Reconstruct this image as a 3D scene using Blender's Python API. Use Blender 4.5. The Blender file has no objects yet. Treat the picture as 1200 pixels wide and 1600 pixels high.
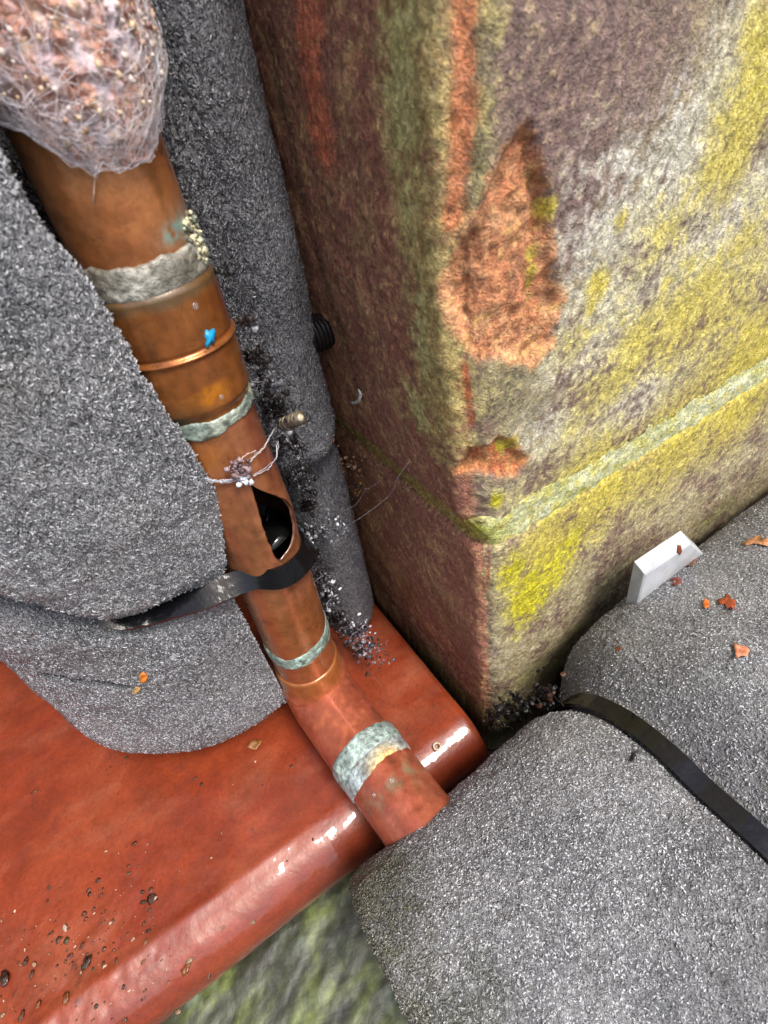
import bpy, math, random
import numpy as np
from mathutils import Matrix, Vector
random.seed(7); RNG = np.random.default_rng(7)
SC = bpy.context.scene
COL = SC.collection

# ------------------------------------------------------------------ camera
F = 815.0                                   # focal length in pixels of a 1200 px wide picture
def nrm(v):
    v = np.asarray(v, float); return v / np.linalg.norm(v)
_d = nrm([150, 860, F]); _u = np.array([2088, -1141, F]); _u = nrm(_u - _d * _u.dot(_d)); _w = nrm(np.cross(-_d, _u))
ROT = np.array([_u, _w, -_d])               # camera space (x right, y down, z ahead) -> world
def ray(px, py): return ROT @ np.array([px - 600.0, py - 800.0, F])
CAM = -ray(765, 1100) / F * 0.2078          # metres; the foot of the wall corner is the origin
def on_plane(px, py, axis, val):
    r = ray(px, py); return CAM + r * (val - CAM[axis]) / r[axis]
cam_data = bpy.data.cameras.new('camera'); cam = bpy.data.objects.new('camera', cam_data); COL.objects.link(cam)
M = np.eye(4); M[:3, :3] = ROT @ np.diag([1, -1, -1]); M[:3, 3] = CAM
cam.matrix_world = Matrix(M.tolist())
cam_data.sensor_fit = 'HORIZONTAL'; cam_data.sensor_width = 36.0; cam_data.lens = 36.0 * F / 1200
cam_data.clip_start = 0.003; cam_data.clip_end = 200
cam_data.dof.use_dof = True; cam_data.dof.focus_distance = 0.165; cam_data.dof.aperture_fstop = 36
SC.camera = cam

# ------------------------------------------------------------------ world, sun, exposure
SUN_DIR = nrm([0.12, -0.48, 0.87])
elev = math.asin(SUN_DIR[2]); azim = math.atan2(SUN_DIR[0], SUN_DIR[1])
world = bpy.data.worlds.new('World'); SC.world = world; world.use_nodes = True
wn = world.node_tree; bg = wn.nodes['Background']
sky = wn.nodes.new('ShaderNodeTexSky'); sky.sky_type = 'NISHITA'; sky.sun_disc = False
sky.sun_elevation = elev; sky.sun_rotation = azim; sky.air_density = 1.0; sky.dust_density = 4.0; sky.ozone_density = 1.0
wn.links.new(sky.outputs[0], bg.inputs[0]); bg.inputs[1].default_value = 0.15
sun_d = bpy.data.lights.new('sun', 'SUN'); sun_d.energy = 2.4; sun_d.angle = math.radians(18); sun_d.color = (1, 0.97, 0.92)
sun = bpy.data.objects.new('sun', sun_d); COL.objects.link(sun)
sun.rotation_euler = Vector(SUN_DIR.tolist()).to_track_quat('Z', 'Y').to_euler(); sun.location = (0, 0, 3)
SC.view_settings.view_transform = 'Standard'; SC.view_settings.look = 'None'
SC.view_settings.exposure = 0.72; SC.view_settings.gamma = 1; SC.view_settings.use_curve_mapping = False
SC.cycles.max_bounces = 8; SC.cycles.caustics_reflective = False; SC.cycles.caustics_refractive = False
SC.cycles.use_denoising = True

# ------------------------------------------------------------------ numeric helpers
_perm = np.random.default_rng(3).permutation(256); _perm = np.concatenate([_perm, _perm, _perm])
_g = np.random.default_rng(4).normal(size=(256, 3)); _g /= np.linalg.norm(_g, axis=1)[:, None]
def perlin(p):
    p = np.asarray(p, float); i = np.floor(p).astype(np.int64); f = p - i; i &= 255
    u = f * f * f * (f * (f * 6 - 15) + 10); out = 0
    for dx in (0, 1):
        wx = u[..., 0] if dx else 1 - u[..., 0]
        for dy in (0, 1):
            wy = u[..., 1] if dy else 1 - u[..., 1]
            for dz in (0, 1):
                wz = u[..., 2] if dz else 1 - u[..., 2]
                h = _perm[_perm[_perm[(i[..., 0] + dx) & 255] + ((i[..., 1] + dy) & 255)] + ((i[..., 2] + dz) & 255)]
                out = out + wx * wy * wz * (_g[h] * (f - np.array([dx, dy, dz]))).sum(-1)
    return out * 1.5
def fbm(p, scale, octv=4, gain=0.5, seed=0.0):
    p = np.asarray(p, float) * scale + seed * 17.31 + 0.37; a = 1.0; s = 0; t = 0
    for _ in range(octv):
        s = s + a * perlin(p); t += a; p = p * 2.03 + 5.1; a *= gain
    return s / t
def sst(e0, e1, x):
    t = np.clip((x - e0) / (e1 - e0), 0, 1); return t * t * (3 - 2 * t)
def lin(*c):
    c = np.array(c if len(c) > 1 else c[0], float) / 255.0
    return np.where(c <= 0.04045, c / 12.92, ((c + 0.055) / 1.055) ** 2.4)
def mixc(a, b, m): return a * (1 - m[..., None]) + b * m[..., None]
def poly_sd(s, z, poly):
    """signed distance to a polygon, positive inside"""
    P = np.asarray(poly, float); d = np.full(s.shape, 1e9); ins = np.zeros(s.shape, bool); n = len(P)
    for k in range(n):
        a = P[k]; b = P[(k + 1) % n]; ab = b - a
        t = np.clip(((s - a[0]) * ab[0] + (z - a[1]) * ab[1]) / (ab @ ab), 0, 1)
        d = np.minimum(d, np.hypot(s - a[0] - t * ab[0], z - a[1] - t * ab[1]))
        c = ((a[1] > z) != (b[1] > z)) & (s < (b[0] - a[0]) * (z - a[1]) / (b[1] - a[1] + 1e-12) + a[0]); ins ^= c
    return np.where(ins, d, -d)

# ------------------------------------------------------------------ mesh helpers
def tag(o, label=None, cat=None, group=None, kind=None):
    for k, v in (('label', label), ('category', cat), ('group', group), ('kind', kind)):
        if v: o[k] = v
    return o
def empty(name, loc, label, cat, group=None):
    o = bpy.data.objects.new(name, None); o.empty_display_size = 0.01; COL.objects.link(o); o.location = loc
    bpy.context.view_layer.update()
    return tag(o, label, cat, group)
def make_mesh(name, V, faces, col=None, wet=None, smooth=True):
    me = bpy.data.meshes.new(name); V = np.asarray(V, float)
    me.vertices.add(len(V)); me.vertices.foreach_set('co', V.astype(np.float32).ravel())
    idx = np.concatenate([np.asarray(f, np.int64).ravel() for f in faces])
    cnt = np.concatenate([np.full(len(f), np.asarray(f).shape[1]) if np.asarray(f).ndim == 2 else np.array([len(f)]) for f in faces])
    st = np.concatenate([[0], np.cumsum(cnt)[:-1]])
    me.loops.add(len(idx)); me.loops.foreach_set('vertex_index', idx.astype(np.int32))
    me.polygons.add(len(cnt)); me.polygons.foreach_set('loop_start', st.astype(np.int32))
    me.polygons.foreach_set('loop_total', cnt.astype(np.int32))
    me.polygons.foreach_set('use_smooth', np.full(len(cnt), smooth))
    if col is not None:
        a = me.attributes.new('tint', 'FLOAT_COLOR', 'POINT'); c = np.ones((len(V), 4), np.float32); c[:, :3] = col
        a.data.foreach_set('color', c.ravel())
    if wet is not None:
        a = me.attributes.new('wet', 'FLOAT', 'POINT'); a.data.foreach_set('value', np.asarray(wet, np.float32))
    me.update(calc_edges=True); me.validate()
    return me
def link(name, me, mat, parent=None):
    o = bpy.data.objects.new(name, me); COL.objects.link(o)
    if mat and not me.materials: me.materials.append(mat)
    if parent is not None:
        o.parent = parent; o.matrix_parent_inverse = Matrix.Translation(-parent.location)
    return o
def origin_to(o, p):
    p = Vector([float(x) for x in p]); o.data.transform(Matrix.Translation(-p)); o.location = p
    return o
def grid_faces(R, C, wrap=True):
    a = np.arange(R * C).reshape(R, C)
    b = np.roll(a, -1, 1) if wrap else a[:, 1:]
    aa = a if wrap else a[:, :-1]
    return np.stack([aa[:-1], b[:-1], b[1:], aa[1:]], -1).reshape(-1, 4)
def loft(G, caps=True):
    R, C, _ = G.shape; V = G.reshape(-1, 3); F_ = [grid_faces(R, C)]
    if caps:
        c0 = G[0].mean(0); c1 = G[-1].mean(0); V = np.vstack([V, c0, c1]); n = R * C
        i = np.arange(C); j = np.roll(i, -1)
        F_.append(np.stack([j, i, np.full(C, n)], -1)); k = (R - 1) * C
        F_.append(np.stack([k + i, k + j, np.full(C, n + 1)], -1))
    return V, F_
def grid_normals(G, wrap=True):
    du = np.roll(G, -1, 1) - np.roll(G, 1, 1)
    dv = np.gradient(G, axis=0)
    n = np.cross(du, dv); return n / (np.linalg.norm(n, axis=-1, keepdims=True) + 1e-15)
def pad_caps(a, G, caps=True):
    """per vertex values of a loft, with the two cap centres added"""
    a = a.reshape(G.shape[0] * G.shape[1], -1)
    if caps: a = np.vstack([a, a[0], a[-1]])
    return a if a.shape[1] > 1 else a[:, 0]
def tube_arr(P, r, sides=6, twist=0.0):
    P = np.asarray(P, float); n = len(P); r = np.broadcast_to(r, (n,))
    T = np.gradient(P, axis=0); T /= np.linalg.norm(T, axis=1)[:, None] + 1e-15
    up = np.array([0.31, 0.2, 0.93]); G = np.zeros((n, sides, 3))
    for k in range(n):
        a = np.cross(T[k], up); a = a / (np.linalg.norm(a) + 1e-12); b = np.cross(T[k], a); up = np.cross(a, T[k]) if np.linalg.norm(np.cross(a, T[k])) > .1 else up
        t = np.arange(sides) * 2 * np.pi / sides
        G[k] = P[k] + r[k] * (np.cos(t)[:, None] * a + np.sin(t)[:, None] * b)
    return G
class Bag:
    """collects pieces into ONE mesh"""
    def __init__(s): s.V = []; s.F = []; s.C = []; s.n = 0
    def add(s, V, faces, c):
        for f in faces: s.F.append(np.asarray(f) + s.n)
        s.V.append(V); s.C.append(np.broadcast_to(c, (len(V), 3))); s.n += len(V)
    def tube(s, P, r, c, sides=5): V, f = loft(tube_arr(P, r, sides)); s.add(V, f, c)
    def mesh(s, name, smooth=True): return make_mesh(name, np.vstack(s.V), s.F, np.vstack(s.C), None, smooth)
def blob(c, r, seed, rough=0.3, nu=14, nv=9, sc=1.0):
    th = np.linspace(0, 2 * np.pi, nu, endpoint=False); ph = np.linspace(0.06, np.pi - 0.06, nv)
    D = np.stack([np.sin(ph)[:, None] * np.cos(th), np.sin(ph)[:, None] * np.sin(th), np.repeat(np.cos(ph)[:, None], nu, 1)], -1)[::-1]
    k = 1 + rough * fbm(D, 1.6 * sc, 3, .55, seed)
    return loft(D * k[..., None] * np.asarray(r) + np.asarray(c))
def wander(a, b, n, amp, seed, sag=0.0):
    a = np.asarray(a, float); b = np.asarray(b, float); t = np.linspace(0, 1, n)[:, None]
    q = np.random.default_rng(seed).normal(size=(4, 3)) * amp
    P = a + (b - a) * t
    for k in range(4): P = P + np.sin(np.pi * (k + 1) * t) * q[k] / (k + 1)
    P[:, 2] -= (np.sin(np.pi * t) * sag)[:, 0]
    return P

def curls(name, parent, G, N, pick, count, seed, mat, len_mm, rad_mm, along=0.0, cols=((146, 146, 149), (106, 106, 109), (178, 178, 181)), moss=None):
    """thousands of tiny curled flakes of foam skin standing on a surface grid; pick = boolean grid of where they may root"""
    rg = np.random.default_rng(seed); ii, jj = np.nonzero(pick); q = rg.integers(len(ii), size=count); i = ii[q]; j = jj[q]; C_ = G.shape[1]
    f = rg.random((count, 2)); i2 = np.minimum(i + 1, G.shape[0] - 1); j2 = (j + 1) % C_
    p = G[i, j] + (G[i2, j] - G[i, j]) * f[:, :1] + (G[i, j2] - G[i, j]) * f[:, 1:]
    a = G[i, j2] - G[i, j]; a /= np.linalg.norm(a, axis=1)[:, None] + 1e-12; n = N[i, j]; n = n / (np.linalg.norm(n, axis=1)[:, None] + 1e-12)
    a = a - n * (a * n).sum(1)[:, None]; a /= np.linalg.norm(a, axis=1)[:, None] + 1e-12; b = np.cross(n, a)
    phi = rg.random(count) * 2 * np.pi; phi = np.where(rg.random(count) < along, np.pi / 2 + rg.normal(size=count) * .45, phi)
    bend = rg.normal(size=count) * 1.3; L_ = rg.uniform(*len_mm, size=count) * .001; r_ = rg.uniform(*rad_mm, size=count) * .001; lift = rg.uniform(-.4, .35, size=count) * r_
    P = []; cur = p.copy()
    for k in range(5):
        h = phi + bend * (k / 4 - .5) * 1.6; d = a * np.cos(h)[:, None] + b * np.sin(h)[:, None]
        P.append(cur + n * (lift * math.sin(math.pi * k / 4) - r_ * .25)[:, None]); cur = cur + d * (L_ / 4)[:, None]
    P = np.stack(P, 1); T = np.gradient(P, axis=1); T /= np.linalg.norm(T, axis=2)[..., None] + 1e-12
    sd = np.cross(n[:, None, :], T); sd /= np.linalg.norm(sd, axis=2)[..., None] + 1e-12; up = np.cross(T, sd)
    tp = np.array([.25, .85, 1.0, .85, .25])[None, :, None] * r_[:, None, None]; rings = []
    for t in (0.0, 1.5708, 3.1416, 4.7124): rings.append(P + tp * (math.cos(t) * sd * 1.15 + math.sin(t) * up))
    V = np.stack(rings, 2)                                     # count, 5, 4, 3
    base = (np.arange(count) * 20)[:, None]; loc = np.arange(20).reshape(5, 4); nx = np.roll(loc, -1, 1)
    qd = np.stack([loc[:-1], nx[:-1], nx[1:], loc[1:]], -1).reshape(-1, 4)
    Fq = (base[:, :, None] + qd[None]).reshape(-1, 4)
    cc = np.array([lin(*c) for c in cols])[rg.integers(len(cols), size=count)] * rg.uniform(.8, 1.15, size=count)[:, None]; cc = cc * (1 + .55 * fbm(p, 32, 3, .6, seed))[:, None]
    if moss is not None: cc = mixc(cc, lin(78, 78, 46), moss[i, j])
    o = link(name, make_mesh(name, V.reshape(-1, 3), [Fq], np.repeat(cc, 20, 0)), mat, None)
    o.parent = parent; o.matrix_parent_inverse = Matrix.Translation(-parent.location); o['kind'] = 'stuff'
    return o

# ------------------------------------------------------------------ material helpers
class NT:
    def __init__(s, name):
        s.m = bpy.data.materials.new(name); s.m.use_nodes = True; s.t = s.m.node_tree
        s.b = s.t.nodes['Principled BSDF']; s.co = s.t.nodes.new('ShaderNodeTexCoord').outputs['Object']
    def n(s, typ, **kw):
        x = s.t.nodes.new(typ)
        for k, v in kw.items(): setattr(x, k, v)
        return x
    def put(s, sock, v):
        if hasattr(v, 'is_linked') or hasattr(v, 'links'): s.t.links.new(v, sock)
        else: sock.default_value = v
    def attr(s, name, out='Color'): x = s.n('ShaderNodeAttribute', attribute_name=name); return x.outputs[out]
    def scale(s, v, sx, sy, sz):
        x = s.n('ShaderNodeMapping'); s.put(x.inputs['Vector'], v); x.inputs['Scale'].default_value = (sx, sy, sz); return x.outputs[0]
    def noise(s, scale, detail=3, rough=.55, vec=None, dist=0.0):
        x = s.n('ShaderNodeTexNoise'); s.put(x.inputs['Vector'], vec or s.co); x.inputs['Scale'].default_value = scale
        x.inputs['Detail'].default_value = detail; x.inputs['Roughness'].default_value = rough; x.inputs['Distortion'].default_value = dist
        return x.outputs['Fac']
    def voro(s, scale, feature='F1', vec=None, out='Distance', rand=1.0):
        x = s.n('ShaderNodeTexVoronoi', feature=feature); s.put(x.inputs['Vector'], vec or s.co); x.inputs['Scale'].default_value = scale
        x.inputs['Randomness'].default_value = rand
        return x.outputs[out]
    def ramp(s, v, a, b, lo=0.0, hi=1.0):
        x = s.n('ShaderNodeMapRange', interpolation_type='SMOOTHSTEP'); s.put(x.inputs[0], v)
        x.inputs[1].default_value = a; x.inputs[2].default_value = b; x.inputs[3].default_value = lo; x.inputs[4].default_value = hi
        return x.outputs[0]
    def math(s, op, a, b=0.0, c=None):
        x = s.n('ShaderNodeMath', operation=op); s.put(x.inputs[0], a); s.put(x.inputs[1], b)
        if c is not None: s.put(x.inputs[2], c)
        return x.outputs[0]
    def mix(s, f, a, b, mode='MIX'):
        x = s.n('ShaderNodeMix', data_type='RGBA', blend_type=mode)
        s.put(x.inputs[0], f)
        for k, v in ((6, a), (7, b)):
            if isinstance(v, (tuple, list, np.ndarray)): v = tuple(float(q) for q in v[:3]) + (1.0,)
            s.put(x.inputs[k], v)
        return x.outputs[2]
    def vary(s, col, f, lo, hi):
        """multiply a colour by a grey value between lo and hi"""
        g = s.ramp(f, .25, .75, lo, hi); x = s.n('ShaderNodeVectorMath', operation='SCALE'); s.put(x.inputs[0], col); s.put(x.inputs['Scale'], g)
        return x.outputs[0]
    def bump(s, h, dist, strength=1.0, prev=None):
        x = s.n('ShaderNodeBump'); s.put(x.inputs['Height'], h); x.inputs['Distance'].default_value = dist; x.inputs['Strength'].default_value = strength
        if prev is not None: s.put(x.inputs['Normal'], prev)
        return x.outputs[0]
    def done(s, col=None, rough=None, normal=None, **kw):
        if col is not None:
            if isinstance(col, (tuple, list, np.ndarray)): col = tuple(float(q) for q in col[:3]) + (1.0,)
            s.put(s.b.inputs['Base Color'], col)
        if rough is not None: s.put(s.b.inputs['Roughness'], rough)
        if normal is not None: s.put(s.b.inputs['Normal'], normal)
        for k, v in kw.items(): s.put(s.b.inputs[k.replace('_', ' ')], v)
        return s.m

def mat_stone():
    m = NT('sandstone'); c = m.attr('tint'); wet = m.attr('wet', 'Fac')
    g = m.noise(820, 5, .7, None, .6); g2 = m.noise(1900, 3, .65); g3 = m.noise(420, 4, .7)
    c = m.vary(c, g, .42, 1.46); c = m.vary(c, g3, .80, 1.18)
    c = m.mix(m.ramp(g2, .58, .72, 0, .34), c, lin(222, 208, 160))            # pale lichen and sand grains
    c = m.mix(m.ramp(g2, .28, .40, .60, 0), c, lin(52, 38, 36))
    h = m.math('ADD', m.math('MULTIPLY', g, .8), m.math('MULTIPLY', g2, .5))
    nb = m.bump(m.noise(330, 4, .6), .0006, .6); nb = m.bump(h, .0012, 1.0, nb)
    r = m.math('SUBTRACT', .66, m.math('MULTIPLY', wet, .40))
    return m.done(c, r, nb, Specular_IOR_Level=.5)
def mat_foam(name, lengthwise=False):
    m = NT(name); c = m.attr('tint')
    vec = m.scale(m.co, 1, 1, .40) if lengthwise else m.co
    q = 1.35 if lengthwise else 1.0; a = m.noise(470 * q, 3, .6, vec, 1.0); a2 = m.noise(800 * q, 2, .6, vec, .8); f = m.noise(1500 * q, 3, .65, vec); k = m.noise(130, 3, .6)
    def ridge(n_, w): return m.math('SUBTRACT', 1.0, m.math('ABSOLUTE', m.math('MULTIPLY', m.math('SUBTRACT', n_, .5), w)))   # squiggly cell walls
    r1 = m.ramp(ridge(a, 8.0), .0, 1.0); r2 = m.ramp(ridge(a2, 7.0), .0, 1.0)
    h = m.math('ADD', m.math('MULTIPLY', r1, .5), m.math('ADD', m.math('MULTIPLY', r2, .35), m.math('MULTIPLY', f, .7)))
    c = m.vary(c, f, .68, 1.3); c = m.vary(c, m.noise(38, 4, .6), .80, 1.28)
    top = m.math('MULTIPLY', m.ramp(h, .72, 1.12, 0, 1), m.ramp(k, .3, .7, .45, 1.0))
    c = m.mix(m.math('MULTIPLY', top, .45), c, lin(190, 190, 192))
    nb = m.bump(m.noise(160, 3, .6), .0016, .9); nb = m.bump(h, .0013, 1.0, nb)
    return m.done(c, m.ramp(f, .3, .7, .14, .28), nb, Specular_IOR_Level=1.0)
def mat_copper():
    m = NT('tarnished_copper'); c = m.attr('tint'); met = m.attr('wet', 'Fac')
    vs = m.scale(m.co, 1, 1, .18)
    g = m.noise(260, 4, .6); st = m.noise(900, 3, .6, vs)
    c = m.vary(c, g, .80, 1.15); c = m.vary(c, st, .94, 1.06)
    c = m.mix(m.ramp(m.noise(700, 4, .7), .62, .78, 0, .45), c, lin(72, 44, 26))
    nb = m.bump(g, .0004, .35); nb = m.bump(m.noise(1600, 2, .5), .00012, .35, nb)
    return m.done(c, m.ramp(g, .3, .7, .26, .42), nb, Metallic=m.math('MULTIPLY', met, .62), Coat_Weight=.4, Coat_Roughness=.06)
def mat_solder():
    m = NT('verdigris_solder'); c = m.attr('tint')
    g = m.noise(700, 4, .65); c = m.vary(c, g, .55, 1.4)
    nb = m.bump(m.noise(520, 4, .65), .0009, .8)
    return m.done(c, m.ramp(g, .3, .7, .3, .6), nb, Metallic=.15, Coat_Weight=.25, Coat_Roughness=.1)
def mat_sill():
    m = NT('glazed_terracotta'); c = m.attr('tint')
    g = m.noise(75, 5, .6); f = m.noise(900, 3, .6)
    c = m.vary(c, g, .78, 1.18); c = m.vary(c, f, .84, 1.14)
    c = m.mix(m.ramp(m.noise(420, 4, .7), .60, .74, 0, .7), c, lin(84, 40, 28))
    nb = m.bump(m.noise(120, 3, .55), .0010, .30); nb = m.bump(m.noise(700, 3, .6), .00035, .35, nb)
    wetn = m.bump(m.noise(48, 3, .5), .0030, .40); wetn = m.bump(m.noise(300, 2, .5), .0003, .3, wetn)
    return m.done(c, .42, nb, Specular_IOR_Level=.4, Coat_Weight=.9, Coat_Roughness=.05, Coat_Normal=wetn)
def mat_plain(name, rough=.5, nscale=800, amp=.0004, lo=.7, hi=1.3, **kw):
    m = NT(name); c = m.attr('tint'); g = m.noise(nscale, 4, .6); c = m.vary(c, g, lo, hi)
    return m.done(c, rough, m.bump(g, amp, .7), **kw)
def mat_tie():
    m = NT('black_nylon'); g = m.noise(500, 3, .6)
    c = m.mix(m.ramp(m.noise(260, 4, .65), .62, .74, 0, .10), (.004, .004, .005), lin(90, 92, 98))
    return m.done(c, m.ramp(g, .3, .7, .08, .22), m.bump(m.noise(300, 3, .5), .0005, .6), Specular_IOR_Level=.18, Coat_Weight=.45, Coat_Roughness=.03, Coat_IOR=1.4)
def mat_water(name):
    m = NT(name); return m.done((.5, .4, .34), .02, None, Alpha=.22, Specular_IOR_Level=.5, Coat_Weight=1.0, Coat_Roughness=.02)
def mat_curl():
    m = NT('wet_foam_skin'); return m.done(m.attr('tint'), .18, m.bump(m.noise(1800, 2, .5), .0003, .6), Specular_IOR_Level=1.0)
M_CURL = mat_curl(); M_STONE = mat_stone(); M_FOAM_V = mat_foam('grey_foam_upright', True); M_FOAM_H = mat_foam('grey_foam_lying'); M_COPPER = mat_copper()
M_SOLDER = mat_solder(); M_SILL = mat_sill(); M_TIE = mat_tie(); M_DROP = mat_water('clear_water')
M_WEB = mat_plain('web_silk', .45, 1500, .0002, .8, 1.15, Transmission_Weight=.0, Specular_IOR_Level=.6)
M_FLAKE = mat_plain('dead_bark', .45, 900, .0006, .55, 1.35)
M_DIRT = mat_plain('wet_dirt', .25, 900, .0008, .5, 1.5)
M_PLASTIC = mat_plain('white_plastic', .34, 90, .0001, .66, 1.10, Subsurface_Weight=.25, Subsurface_Radius=(.004, .004, .004), Subsurface_Scale=1.0)
M_STEEL = mat_plain('rusty_black_steel', .4, 700, .0004, .5, 1.5, Metallic=.5)
M_MOSS = mat_plain('mossy_wet_stone', .5, 200, .0006, .5, 1.45)

# ------------------------------------------------------------------ ground
gx = np.array([-30, -2, -.4, -.25, -.2, -.15, -.1, -.05, 0, .05, .1, .2, .4, 2, 30]); gv = []
for y in gx:
    for x in gx: gv.append((x, y, -.052))
gv = np.array(gv); gcol = np.tile(lin(52, 50, 40), (len(gv), 1))
ground = link('ground', make_mesh('ground', gv, [grid_faces(15, 15, False)], gcol), M_MOSS); tag(ground, kind='structure')

# ------------------------------------------------------------------ stone wall corner
def lean(z):
    """the corner is out of plumb: the plinth leans a little and the upper stone oversails it"""
    return np.interp(z, [-.05, .0, .09, .0925, .100, .112, .15, .20, .9], [.0, .0, -.0034, -.0036, -.0060, -.0072, -.0092, -.0088, -.0088])
def sz(px, py):
    p = on_plane(px, py, 1, 0.0)
    if p[0] >= lean(p[2]): return (p[0] - lean(p[2]), p[2])
    for _ in range(5): p = on_plane(px, py, 0, float(lean(p[2])))
    return (-p[1], p[2])
def on_left(px, py, lift=0.0):
    p = on_plane(px, py, 0, 0.0)
    for _ in range(5): p = on_plane(px, py, 0, float(lean(p[2])) - lift)
    return p
def blobs(s, z, L):
    m = np.zeros(s.shape)
    for px, py, rx, rz, w in L:
        a, b = sz(px, py); m = np.maximum(m, w * np.exp(-((s - a) / (rx * .001)) ** 2 - ((z - b) / (rz * .001)) ** 2))
    return m
def streak(s, z, pts, wd, w=1.0):
    q = [sz(*p) for p in pts]; d = np.full(s.shape, 1e9)
    for a, b in zip(q[:-1], q[1:]):
        a = np.array(a); b = np.array(b); ab = b - a
        t = np.clip(((s - a[0]) * ab[0] + (z - a[1]) * ab[1]) / (ab @ ab + 1e-12), 0, 1)
        d = np.minimum(d, np.hypot(s - a[0] - t * ab[0], z - a[1] - t * ab[1]))
    return w * np.exp(-(d / (wd * .001)) ** 2)
SCAR = [sz(*p) for p in [(806, 200), (834, 186), (846, 205), (856, 250), (868, 320), (872, 400), (880, 470), (864, 540), (832, 578), (780, 562), (738, 584), (702, 520), (684, 450), (704, 395), (738, 340), (765, 270), (786, 228)]]
CHIP = [sz(*p) for p in [(704, 742), (730, 716), (762, 700), (776, 680), (800, 684), (812, 704), (828, 714), (812, 744), (778, 750), (735, 757)]]
def path_pts(ds, inset, rc=0.0045):
    """horizontal outline of the wall corner: left face from the back to the corner, round the arris, along the right face"""
    ss = np.concatenate([[.6, .3, .2, .16], np.arange(.135, rc + max(inset, 0), -ds)]); xs = np.concatenate([np.arange(rc + max(inset, 0) + ds * .5, .172, ds), [.2, .3, .6]])
    th = np.linspace(0, np.pi / 2, 22)[1:-1]
    arc = [(inset + rc - rc * math.cos(t), inset + rc - rc * math.sin(t)) for t in th]
    P = [(inset, y) for y in ss] + arc + [(x, inset) for x in xs]
    S = [-y for y in ss] + [(-1 + 2 * t / (np.pi / 2)) * rc for t in th] + list(xs)
    back = [(.6, .6)]
    return np.array(P + back), np.array(S + [.6])
def stone_colour(s, z, p):
    n1 = fbm(p, 90, 5, .6, 1); n2 = fbm(p, 300, 4, .6, 2); n3 = fbm(p, 40, 4, .55, 3); n4 = fbm(p, 700, 3, .6, 4)
    jit = n1 * .55 + n2 * .55 + n4 * .35
    right = sst(-.002, .002, s + n2 * .002)
    C = np.tile(lin(162, 148, 112), s.shape + (1,)).reshape(s.shape + (3,))
    C = mixc(C, lin(184, 174, 148), sst(-.2, .4, n2)); C = mixc(C, lin(112, 84, 80), sst(-.1, .3, -n1 - .4 * n4) * .85)
    left_c = mixc(np.broadcast_to(lin(158, 104, 84), C.shape), lin(196, 152, 108), sst(-.1, .5, n1 + .5 * n2))
    C = mixc(left_c, C, right)
    def lay(C, m, c1, c2, soft=.25, k=.9):
        mm = np.clip(m, 0, 1); soft = soft * 1.55; f = sst(.5 - soft, .5 + soft, np.minimum(m, .95) + (n1 * .75 + n2 * .8 + n4 * .75) * np.sqrt(np.clip(mm * (1.35 - mm) * 2.2, 0, 1))) * k
        return mixc(C, mixc(np.broadcast_to(np.asarray(c1), C.shape), np.asarray(c2), sst(-.35, .35, n2 + n4)), f)
    # right face
    C = lay(C, blobs(s, z, [(880, 110, 24, 20, 1.15), (800, 60, 16, 16, 1.1), (910, 260, 16, 14, 1.05), (1000, 100, 16, 16, .9), (820, 200, 8, 20, 1), (900, 380, 8, 8, .8), (905, 590, 9, 8, .75)]), lin(108, 80, 82), lin(134, 108, 102), .3, .92)
    C = lay(C, blobs(s, z, [(1010, 330, 26, 14, .9), (1130, 380, 40, 20, 1), (950, 520, 20, 18, .85), (1000, 620, 26, 14, .7), (860, 660, 12, 10, .65), (1150, 130, 10, 16, .9), (1060, 260, 14, 12, .9), (980, 280, 10, 8, .7)]), lin(196, 190, 166), lin(222, 220, 210), .3, .85)
    C = lay(C, blobs(s, z, [(1165, 180, 11, 22, 1), (1195, 60, 10, 12, .9), (1120, 260, 8, 8, .8), (1090, 480, 34, 17, .85), (950, 590, 18, 12, .7), (1000, 540, 24, 14, .75), (970, 345, 2.4, 2.4, 1), (938, 445, 3.6, 3.6, 1), (925, 480, 2.4, 3, .9), (1040, 370, 18, 12, .6), (1180, 380, 20, 14, .65), (900, 540, 8, 8, .6)]), lin(194, 176, 54), lin(206, 190, 92), .28, .92)
    C = lay(C, blobs(s, z, [(1180, 560, 36, 22, .95), (1060, 680, 32, 24, .95), (940, 760, 26, 24, .95), (860, 850, 18, 24, .9), (1150, 640, 30, 20, .95)]), lin(192, 174, 50), lin(200, 184, 84), .35, .95)
    C = lay(C, blobs(s, z, [(826, 930, 9.0, 17, 1.15), (800, 890, 5, 9, .9), (860, 890, 7, 12, .85), (890, 850, 8, 10, .7), (775, 785, 3, 3, .9)]), lin(176, 164, 14), lin(206, 196, 24), .28, .97)
    C = lay(C, blobs(s, z, [(800, 615, 5.5, 9, .95), (770, 640, 3.5, 8, .9), (840, 640, 6, 6, .6)]), lin(96, 88, 74), lin(124, 116, 86), .25, .8)
    C = lay(C, streak(s, z, [(745, 20), (742, 160), (748, 300)], 2.8, .8), lin(134, 130, 90), lin(150, 146, 100), .25, .75)
    C = lay(C, blobs(s, z, [(850, 1040, 26, 12, 1.0), (960, 960, 12, 10, .85), (900, 990, 14, 9, .9), (1120, 800, 20, 8, .8)]), lin(98, 96, 66), lin(132, 124, 76), .35, .8)
    # left face
    C = lay(C, streak(s, z, [(640, -20), (652, 200), (668, 400), (690, 560), (690, 660)], 13.0, .95), lin(176, 156, 88), lin(192, 176, 110), .35, .88)
    C = lay(C, blobs(s, z, [(655, 640, 4, 7, .9), (620, 90, 5, 20, .8), (655, 520, 3, 10, .8)]), lin(186, 182, 110), lin(200, 194, 128), .25, .8)
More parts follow.
